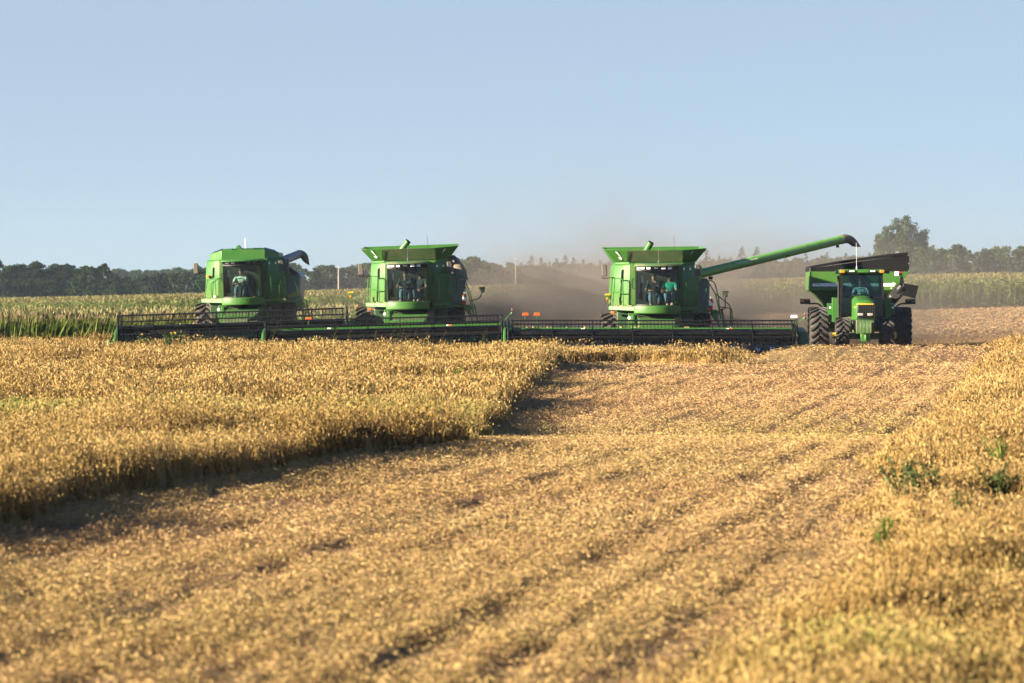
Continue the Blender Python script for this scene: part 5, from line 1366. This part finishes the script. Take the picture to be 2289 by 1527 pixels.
BANK = {'dark': [tree_meshes('round', 100+i, 52, 40, 0.06, 'tree_dark') for i in range(6)],
        'mid': [tree_meshes('round' if i % 2 else 'tall', 200+i, 50, 40, 0.055, 'tree_mid') for i in range(6)],
        'spruce': [tree_meshes('spruce', 300+i, 22, 42, 0.05, 'spruce') for i in range(4)]}
trnd = random.Random(5)
def plant_tree(bank, x, y, h, wscale, label, group, name='tree'):
    tm, cm = trnd.choice(BANK[bank])
    t = thing(name, label, 'tree', (x, y, tz(x, y)-0.05), (0, 0, trnd.uniform(0, 2*PI)), group)
    for nm, me in (('trunk', tm), ('crown', cm)):
        o = bpy.data.objects.new(nm, me); col.objects.link(o); o.parent = t; o.scale = (h*wscale, h*wscale, h)
    return t

def tree_row(px0, px1, D, dD, top, bank, label, group, step=1.0, jit=0.09, name='tree', wsc=(0.9, 1.25)):
    """trees along a far windbreak; top(px): photo row of the tree tops"""
    p = px0
    while p < px1:
        d = D + trnd.uniform(-dD, dD)
        x, y, zt = at(p, top(p) + trnd.uniform(-1, 1)*4, d)
        h = zt - tz(x, y)
        h *= trnd.uniform(1-jit, 1+jit*0.6)
        plant_tree(bank, x, y, h, trnd.uniform(*wsc), label, group, name)
        p += step*trnd.uniform(0.75, 1.25)*h*0.36*F/d
L1 = 'dark dense tree in the nearer windbreak beyond the green grass verge'
tree_row(-60, 285, 520, 12, lambda p: np.interp(p, [-60, 0, 40, 60, 90, 150, 235, 285], [575, 578, 592, 590, 585, 586, 595, 622]), 'dark', L1, 'dark windbreak at the left', 0.62)
tree_row(-40, 300, 508, 6, lambda p: np.interp(p, [-60, 285, 320], [622, 626, 635]), 'dark', L1, 'dark windbreak at the left', 0.62)
L2 = 'bluish tree in the farthest windbreak, above the dark rounded trees'
tree_row(262, 480, 860, 25, lambda p: np.interp(p, [250, 330, 480], [604, 601, 594]), 'mid', L2, 'far bluish windbreak', 0.55)
L2b = 'dark rounded tree before the bluish windbreak, beside the boxy combine'
tree_row(270, 480, 560, 10, lambda p: np.interp(p, [260, 330, 400, 440, 480], [622, 612, 610, 596, 592]), 'dark', L2b, 'dark trees left of the left combine', 0.62)
L3 = 'green tree in the windbreak between the boxy combine and its neighbour'
tree_row(480, 1060, 620, 16, lambda p: np.interp(p, [480, 640, 690, 720, 760, 800, 1000, 1060], [596, 588, 598, 590, 597, 588, 584, 578]), 'mid', L3, 'windbreak behind the combines', 0.55)
L4 = 'hazy rounded tree in the windbreak behind the brown dust plume'
tree_row(1040, 1160, 640, 14, lambda p: np.interp(p, [1020, 1050, 1110, 1160], [572, 575, 588, 582]), 'mid', L4, 'dusty windbreak', 0.55)
tree_row(1165, 1400, 640, 14, lambda p: np.interp(p, [1165, 1240, 1400], [576, 572, 577]), 'spruce', 'pointed spruce in the windbreak above the brown dust plume', 'dusty spruces', 0.62, 0.14, 'spruce_tree', (1.0, 1.3))
tree_row(1165, 1400, 655, 10, lambda p: np.interp(p, [1165, 1240, 1400], [588, 586, 588]), 'mid', L4, 'dusty windbreak', 0.6)
L5 = 'hazy pointed spruce in the windbreak behind the swung out unloading auger'
tree_row(1580, 1960, 680, 14, lambda p: np.interp(p, [1580, 1640, 1690, 1730, 1800, 1960], [566, 565, 556, 570, 570, 560]), 'spruce', L5, 'hazy spruces behind the auger', 0.75, 0.16, 'spruce_tree', (1.0, 1.35))
tree_row(1400, 1960, 700, 12, lambda p: np.interp(p, [1400, 1640, 1960], [580, 577, 572]), 'mid', 'hazy rounded tree in the windbreak behind the unloading auger and cart', 'hazy trees behind the auger', 0.6)
L6 = 'hazy rounded tree in the windbreak beyond the grain cart and corn'
tree_row(2060, 2360, 690, 12, lambda p: np.interp(p, [2060, 2150, 2200, 2289], [556, 548, 550, 545]), 'mid', L6, 'hazy windbreak at the right', 0.55, 0.06)
tree_row(2080, 2360, 680, 8, lambda p: 550, 'spruce', 'hazy pointed spruce rising from the windbreak beyond the grain cart', 'hazy spruces at the right', 1.6, 0.06, 'spruce_tree', (1.0, 1.3))
tree_row(1940, 2100, 690, 8, lambda p: np.interp(p, [1940, 2000, 2100], [562, 545, 552]), 'mid', 'hazy rounded tree at the foot of the tall cottonwood', 'trees at the foot of the cottonwood', 0.6)

def cottonwood():
    x, y, zt = at(2016, 481, 700); zg = tz(x, y); h = zt-zg
    t = thing('cottonwood_tree', 'tall broad cottonwood tree rising far above the windbreak', 'tree', (x, y, zg-0.05))
    r = np.random.default_rng(77); rr = random.Random(77)
    b = MB(); b.tube([(0, 0, 0), (0.2, 0, h*0.25), (0, 0, h*0.6), (0.2, 0, h*0.9)], [0.55, 0.42, 0.22, 0.05], 10)
    # outline of the crown: plumes of different heights
    plumes = [(-5.8, 0.30, 0.56, 1.6), (-5.4, 0.48, 0.78, 1.2), (-4.2, 0.52, 0.86, 1.5), (-2.4, 0.55, 0.90, 1.7), (-0.6, 0.58, 0.96, 1.7), (0.9, 0.58, 1.0, 2.0), (2.7, 0.52, 0.90, 1.7), (4.4, 0.46, 0.80, 1.6), (5.7, 0.40, 0.84, 1.1), (6.2, 0.36, 0.62, 1.4),
              (-3.5, 0.35, 0.70, 2.4), (0, 0.35, 0.80, 2.8), (3.5, 0.35, 0.70, 2.4), (-3, 0.12, 0.5, 2.6), (2.2, 0.12, 0.5, 2.8), (4.5, 0.15, 0.5, 2.2), (-0.5, 0.45, 0.8, 2.8)]
    C, D = [], []
    for px_, z0, z1, wd in plumes:
        py_ = rr.uniform(-2.5, 2.5)
        b.tube([(0.1, 0, h*0.3), (px_*0.5, py_*0.5, h*(0.3+z0)/2), (px_*0.95, py_, h*z1*0.9)], [0.2, 0.12, 0.04], 6)
        for k in range(26):
            u = rr.random(); c = np.array([px_+rr.gauss(0, wd*0.42)*(1.15-0.7*u), py_+rr.gauss(0, wd*0.5), h*(z0+(z1-z0-0.03)*u)])
            m = rr.randint(35, 70); p = unit(r.normal(size=(m, 3)))*(r.random((m, 1))**0.45)*rr.uniform(0.6, 1.15)
            C.append(c+p); D.append(p + r.normal(size=(m, 3))*0.5)
    b.build('trunk', 'bark', t)
    C = np.concatenate(C); D = unit(np.concatenate(D)); n = len(C); Ls = r.uniform(0.28, 0.6, n)
    V, Q = leaves(C, Ls, Ls*0.7, D)
    npobj('crown', npmesh('crown', V, Q, [M['tree_mid']], attrs={'rnd': r.random(n)}), t)
cottonwood()

def utility_pole(px, ytop, D, label):
    x, y, zt = at(px, ytop, D); zg = tz(x, y)
    t = thing('utility_pole', label, 'utility pole', (x, y, zg-0.1), group='utility poles in front of the windbreak')
    h = zt-zg
    b = MB(); b.tube([(0, 0, 0), (0, 0, h)], [0.16, 0.11], 10); b.build('post', 'pole', t)
    b = MB(); b.box(-0.10, 0.10, -0.16, -0.115, h-0.55, h-0.1); b.build('crossarm', 'pole', t)
    b = MB(); b.lathe([(0, 0.05), (0.08, 0.07), (0.14, 0.04), (0.22, 0.02)], (0, 0, h), 'z', 10); b.build('insulator', 'white', t)
utility_pole(757, 596, 470, 'pale utility pole between the left and middle combines')
utility_pole(1153, 579, 520, 'hazy utility pole in the dust right of the middle combine')

# ------------------------------------------------------------------ weeds
M['weed'] = leafmat('weed_leaves', [(0.0, (0.06, 0.085, 0.030)), (0.5, (0.11, 0.15, 0.050)), (1.0, (0.21, 0.25, 0.10))], trans=0.3, nscale=2, namp=0.2)
M['weedpale'] = leafmat('pale_weed_leaves', [(0.0, (0.09, 0.16, 0.03)), (0.5, (0.18, 0.26, 0.05)), (1.0, (0.30, 0.36, 0.10))], trans=0.35, nscale=2, namp=0.2)
M['petal'] = mat('yellow_petals', (0.75, 0.50, 0.02), 0.8)
def weed(px, py, D, h, wd, nst, nleaf, ls, label, flowers=0, mt='weed', seed=0, group=None, base=None):
    """leafy weed: stems, leaves and perhaps small yellow flower heads; foot at the photo pixel"""
    x = (px-1144.5)*D/F; y = D; z = tz(x, y) if base is None else base
    r = random.Random(seed); t = thing('weed_plant', label, 'weed', (x, y, z-0.02), (0, 0, 0), group)
    st = MB(); C, D_, tips = [], [], []
    for k in range(nst):
        dx, dy = r.gauss(0, wd*0.5), r.gauss(0, wd*0.4); hh = h*r.uniform(0.7, 1.0)
        p = [(0, 0, 0), (dx*0.35, dy*0.35, hh*0.5), (dx, dy, hh)]
        st.tube(p, [0.012, 0.009, 0.004], 5); tips.append(p[2])
        for i in range(nleaf):
            u = r.uniform(0.25, 1.0); a = r.uniform(0, 2*PI); q = r.uniform(0.2, 0.9)*ls
            cx_, cy_ = dx*u**1.3, dy*u**1.3
            C.append((cx_+math.cos(a)*q, cy_+math.sin(a)*q, hh*u+r.uniform(-.02, .03))); D_.append((math.cos(a), math.sin(a), r.uniform(-0.5, 0.8)))
    st.build('stem', M[mt], t)
    C = np.array(C); D_ = unit(np.array(D_)); n = len(C); Ls = rng.uniform(0.6, 1.2, n)*ls
    V, Q = leaves(C, Ls, Ls*0.62, D_)
    npobj('foliage', npmesh('foliage', V, Q, [M[mt]], attrs={'rnd': rng.random(n)}), t)
    for k in range(flowers):
        p = tips[k % len(tips)]; f = MB()
        for q in range(9):
            a = 2*PI*q/9; f.add([(p[0], p[1]-0.01, p[2]), (p[0]+0.025*math.cos(a-0.25), p[1]-0.02, p[2]+0.025*math.sin(a-.25)), (p[0]+0.036*math.cos(a), p[1]-0.022, p[2]+0.036*math.sin(a)), (p[0]+0.025*math.cos(a+.25), p[1]-0.02, p[2]+0.025*math.sin(a+.25))], [(0, 1, 2, 3)])
        f.lathe([(-0.02, 0.01), (-0.015, 0.02), (0.0, 0.022)], (p[0], p[1]-0.01, p[2]), 'y', 8)
        f.build('flower_head', 'petal', t)
    return t
gw = 'weeds in the crop before the left header'
def topz(px, py, D): return EYE-(py-HOR)*D/F
weed(375, 0, 100.5, 0.86, 0.34, 9, 18, 0.13, 'bushy wild sunflower weed with yellow heads before the left header', 3, 'weed', 1)
weed(314, 0, 100.5, 0.80, 0.34, 7, 10, 0.11, 'sparse wild sunflower weed near the left end of the left header', 3, 'weed', 2)
weed(412, 0, 100.5, 0.90, 0.30, 6, 9, 0.11, 'thin tall green weed right of the bushy sunflower weed', 0, 'weed', 3)
weed(348, 0, 100.0, 0.66, 0.14, 3, 8, 0.08, 'small low green weed left of the bushy sunflower weed', 0, 'weed', 4)
weed(716, 0, 101.3, 0.80, 0.45, 8, 7, 0.10, 'pale straggly weed at the middle of the second header', 0, 'weedpale', 5)
weed(1407, 0, 86.5, 0.66, 0.2, 4, 9, 0.07, 'small green weed in the crop in front of the unloading combine', 0, 'weed', 6)
weed(1018, 0, 66, 0.70, 0.12, 4, 10, 0.07, 'pale upright weed in the golden crop left of the shaded cut edge', 0, 'weedpale', 7)
weed(823, 0, 54, 0.66, 0.12, 5, 10, 0.07, 'yellow green weed clump at the middle of the green crop patch', 0, 'weedpale', 8)
weed(2022, 0, 27.6, 0.55, 0.30, 16, 20, 0.055, 'dark leafy weed at the edge of the uncut corner strip, larger of a pair', 0, 'weed', 9)
weed(2064, 0, 27.2, 0.50, 0.22, 12, 18, 0.05, 'dark leafy weed at the edge of the uncut corner strip, smaller of a pair', 0, 'weed', 10)
weed(2232, 0, 27.8, 0.50, 0.36, 12, 16, 0.055, 'blue green spreading weed in the uncut corner strip', 0, 'weed', 11)
weed(2244, 0, 32.0, 0.55, 0.25, 9, 10, 0.045, 'tall yellow green weed behind the spreading blue green weed', 0, 'weedpale', 12)
weed(1982, 0, 21.8, 0.42, 0.14, 8, 14, 0.04, 'pale green weed low on the edge of the uncut corner strip', 0, 'weedpale', 13)
weed(2152, 0, 24.0, 0.50, 0.10, 8, 14, 0.04, 'small dark weed among the tangled bean plants of the uncut corner strip', 0, 'weed', 14)

def panicle(px, D, h, lean, seed, label):
    """tall wild grass stalk with an open seed head"""
    x = (px-1144.5)*D/F; z = tz(x, D); r = random.Random(seed)
    t = thing('wild_grass_stalk', label, 'grass stalk', (x, D, z), group='tall grass stalks before the middle header')
    b = MB(); n = 7
    P = [Vector((lean*(i/(n-1))**2, 0, h*i/(n-1))) for i in range(n)]
    b.tube(P, [0.008, 0.008, 0.007, 0.006, 0.005, 0.004, 0.003], 5); b.build('stem', M['weedpale'], t)
    b = MB()
    for k in range(16):
        u = 0.55+0.45*k/15; p = Vector((lean*u*u, 0, h*u)); l = 0.22*(1.15-u)
        q = p + Vector((r.uniform(-0.6, 1.2)*l, r.uniform(-1, 1)*l, r.uniform(0.2, 1)*l))
        b.tube([p, (p+q)/2+Vector((0, 0, 0.015)), q], [0.004, 0.004, 0.009], 4)
        b.tube([q, q+Vector((0.02*r.uniform(-1, 1), 0, -0.03))], [0.012, 0.004], 4)
    b.build('seed_head', M['seedhead'], t)
LB = ['slender grass stalk before the middle header', 'tallest leaning grass stalk before the middle header']
for i, (px, h, ln) in enumerate([(835, 0.92, 0.12), (868, 0.98, 0.25), (884, 1.36, 0.33), (893, 1.18, 0.25), (905, 0.95, 0.20), (922, 0.92, 0.16), (1072, 0.95, 0.26), (604, 1.02, 0.28), (740, 0.95, 0.24), (950, 0.85, 0.1), (772, 0.84, 0.2), (985, .85, .18)]):
    panicle(px, 100.8 + 0.1*(i % 3), h+0.16, ln, i, LB[1] if h > 1.25 else LB[0])

# ------------------------------------------------------------------ flying chaff
n = 420
px_ = rng.normal(1090, 75, n); d_ = rng.uniform(109, 116, n); z_ = rng.exponential(0.9, n)+0.9
C = np.stack([(px_-1144.5)*d_/F, d_, z_-0.3], 1)
V, Q = leaves(C, rng.uniform(0.015, 0.05, n), rng.uniform(0.012, 0.03, n), unit(rng.normal(size=(n, 3))))
o = npobj('flying_chaff', npmesh('flying_chaff', V, Q, [M['straw']], attrs={'rnd': rng.uniform(0.5, 1, n), 'grn': np.zeros(n)}))
tag(o, 'bits of pale chaff flying in the dust right of the middle combine', 'chaff', kind='stuff')

# ------------------------------------------------------------------ dust and haze
def volume_box(name, x0, x1, y0, y1, z0, z1):
    b = MB(); b.box(x0, x1, y0, y1, z0, z1)
    me = bpy.data.meshes.new(name); me.from_pydata(b.v, [], b.f)
    bm = bmesh.new(); bm.from_mesh(me); bmesh.ops.recalc_face_normals(bm, faces=bm.faces); bm.to_mesh(me); bm.free()
    o = bpy.data.objects.new(name, me); col.objects.link(o); return o

def haze():
    o = volume_box('haze', -700, 700, -60, 1000, -9, 24)
    m = bpy.data.materials.new('haze_air'); nt, out = nodes_of(m)
    v = nt.nodes.new('ShaderNodeVolumePrincipled')
    v.inputs['Color'].default_value = (0.62, 0.80, 1.0, 1)
    v.inputs['Density'].default_value = 0.000085
    v.inputs['Anisotropy'].default_value = 0.1
    nt.links.new(v.outputs[0], out.inputs['Volume'])
    o.data.materials.append(m)
    tag(o, 'thin pale summer haze over the fields', 'haze', kind='stuff')

def dust():
    X0, X1, Y0, Y1, Z0, Z1 = -14, 66, 106.5, 190, -1.6, 10.5
    o = volume_box('dust_cloud', X0, X1, Y0, Y1, Z0, Z1)
    m = bpy.data.materials.new('harvest_dust'); nt, out = nodes_of(m); L = nt.links.new
    geo = nt.nodes.new('ShaderNodeNewGeometry')
    tc = nt.nodes.new('ShaderNodeTexCoord')
    def math_(op, a, b=None, clamp=False):
        n = nt.nodes.new('ShaderNodeMath'); n.operation = op; n.use_clamp = clamp
        for i, q in enumerate((a, b)):
            if q is None: continue
            if isinstance(q, (int, float)): n.inputs[i].default_value = q
            else: L(q, n.inputs[i])
        return n.outputs[0]
    sp = nt.nodes.new('ShaderNodeSeparateXYZ'); L(tc.outputs['Object'], sp.inputs[0])
    x, y, z = sp.outputs
    def gauss(cx, sx, cy, sy, h, amp):
        """plume: Gaussian in plan, fading upwards over h metres"""
        a = math_('DIVIDE', math_('SUBTRACT', x, cx), sx); b = math_('DIVIDE', math_('SUBTRACT', y, cy), sy)
        q = math_('ADD', math_('MULTIPLY', a, a), math_('MULTIPLY', b, b))
        zz = math_('MAXIMUM', math_('DIVIDE', math_('ADD', z, 0.5), h), 0.0)
        q = math_('ADD', q, math_('MULTIPLY', zz, zz))
        return math_('MULTIPLY', math_('EXPONENT', math_('MULTIPLY', q, -1.0)), amp)
    d = gauss(1.5, 4.6, 117, 5.5, 2.4, 0.32)
    for a in [(6.5, 7.0, 120, 9, 3.2, 0.17), (2.5, 4.5, 124, 8, 3.9, 0.060), (12, 8, 122, 9, 2.5, 0.050), (13, 11, 132, 14, 4.2, 0.026), (34, 22, 160, 22, 5.0, 0.0055), (22, 34, 172, 15, 8.0, 0.0030), (4, 6, 128, 9, 5.6, 0.014), (-6.5, 2.6, 118, 6, 2.6, 0.040)]:
        d = math_('ADD', d, gauss(*a))
    n = nt.nodes.new('ShaderNodeTexNoise'); n.inputs['Scale'].default_value = 0.36; n.inputs['Detail'].default_value = 6; n.inputs['Roughness'].default_value = 0.6
    L(tc.outputs['Object'], n.inputs['Vector'])
    mr = nt.nodes.new('ShaderNodeMapRange'); mr.inputs['From Min'].default_value = 0.43; mr.inputs['From Max'].default_value = 0.60; mr.inputs['To Min'].default_value = 0.10; mr.inputs['To Max'].default_value = 1.9
    L(n.outputs[0], mr.inputs[0])
    d = math_('MULTIPLY', d, mr.outputs[0])
    v = nt.nodes.new('ShaderNodeVolumePrincipled')
    v.inputs['Color'].default_value = (0.31, 0.272, 0.235, 1)
    v.inputs['Anisotropy'].default_value = 0.2
    L(d, v.inputs['Density']); L(v.outputs[0], out.inputs['Volume'])
    o.data.materials.append(m)
    tag(o, 'brown harvest dust drifting right behind the combines', 'dust', kind='stuff')

import os
NOVOL = False
if not NOVOL:
    haze(); dust()

# ------------------------------------------------------------------ light, sky, camera
EL, AZ = 13.5, 21.0       # sun: degrees above the horizon; degrees towards the camera from due left
sd = Vector((-math.cos(R(EL))*math.cos(R(AZ)), -math.cos(R(EL))*math.sin(R(AZ)), math.sin(R(EL))))
sun = bpy.data.lights.new('sun', 'SUN'); sun.energy = 5.0; sun.angle = R(0.5); sun.color = (1.0, 0.86, 0.66)
so = bpy.data.objects.new('sun', sun); col.objects.link(so)
so.rotation_euler = (-sd).to_track_quat('-Z', 'Y').to_euler(); so.location = sd*50

w = bpy.data.worlds.new('World'); scene.world = w; w.use_nodes = True
nt = w.node_tree; nt.nodes.clear()
sk = nt.nodes.new('ShaderNodeTexSky'); sk.sky_type = 'NISHITA'; sk.sun_disc = False
sk.sun_elevation = R(EL); sk.sun_rotation = math.atan2(sd.x, sd.y) % (2*PI)
sk.air_density = 0.6; sk.dust_density = 0.0; sk.ozone_density = 4.0; sk.altitude = 300
bg = nt.nodes.new('ShaderNodeBackground'); bg.inputs['Strength'].default_value = 0.05
wo = nt.nodes.new('ShaderNodeOutputWorld')
# thin high haze pales the whole dome evenly
veil = nt.nodes.new('ShaderNodeBackground'); veil.inputs['Color'].default_value = (0.72, 0.868, 0.985, 1); veil.inputs['Strength'].default_value = 0.117
mixw = nt.nodes.new('ShaderNodeMixShader'); mixw.inputs[0].default_value = 0.82
wtc = nt.nodes.new('ShaderNodeTexCoord'); wsp = nt.nodes.new('ShaderNodeSeparateXYZ'); wmr = nt.nodes.new('ShaderNodeMapRange')
wmr.inputs['From Min'].default_value = 0.105; wmr.inputs['From Max'].default_value = 0.32; wmr.inputs['To Min'].default_value = 0.84; wmr.inputs['To Max'].default_value = 0.04
nt.links.new(wtc.outputs['Generated'], wsp.inputs[0]); nt.links.new(wsp.outputs[2], wmr.inputs[0]); nt.links.new(wmr.outputs[0], mixw.inputs[0])
nt.links.new(sk.outputs[0], bg.inputs[0]); nt.links.new(bg.outputs[0], mixw.inputs[1]); nt.links.new(veil.outputs[0], mixw.inputs[2]); nt.links.new(mixw.outputs[0], wo.inputs[0])

cam = bpy.data.cameras.new('camera'); cam.lens = 100; cam.sensor_width = 36; cam.clip_start = 0.5; cam.clip_end = 9000
cam.dof.use_dof = True; cam.dof.focus_distance = 102; cam.dof.aperture_fstop = 3.2
co = bpy.data.objects.new('camera', cam); col.objects.link(co)
co.location = (0, 0, EYE); co.rotation_euler = (R(90)-math.atan((763.5-HOR)/F), 0, 0)
scene.camera = co

scene.render.engine = 'CYCLES'
scene.view_settings.view_transform = 'Standard'; scene.view_settings.look = 'None'
scene.view_settings.exposure = 2.45; scene.view_settings.gamma = 1
cy = scene.cycles
cy.use_denoising = True
cy.max_bounces = 6; cy.diffuse_bounces = 3; cy.glossy_bounces = 3; cy.transmission_bounces = 4; cy.transparent_max_bounces = 12; cy.volume_bounces = 1
cy.volume_step_rate = 1.0; cy.volume_max_steps = 256
cy.use_adaptive_sampling = True; cy.adaptive_threshold = 0.015
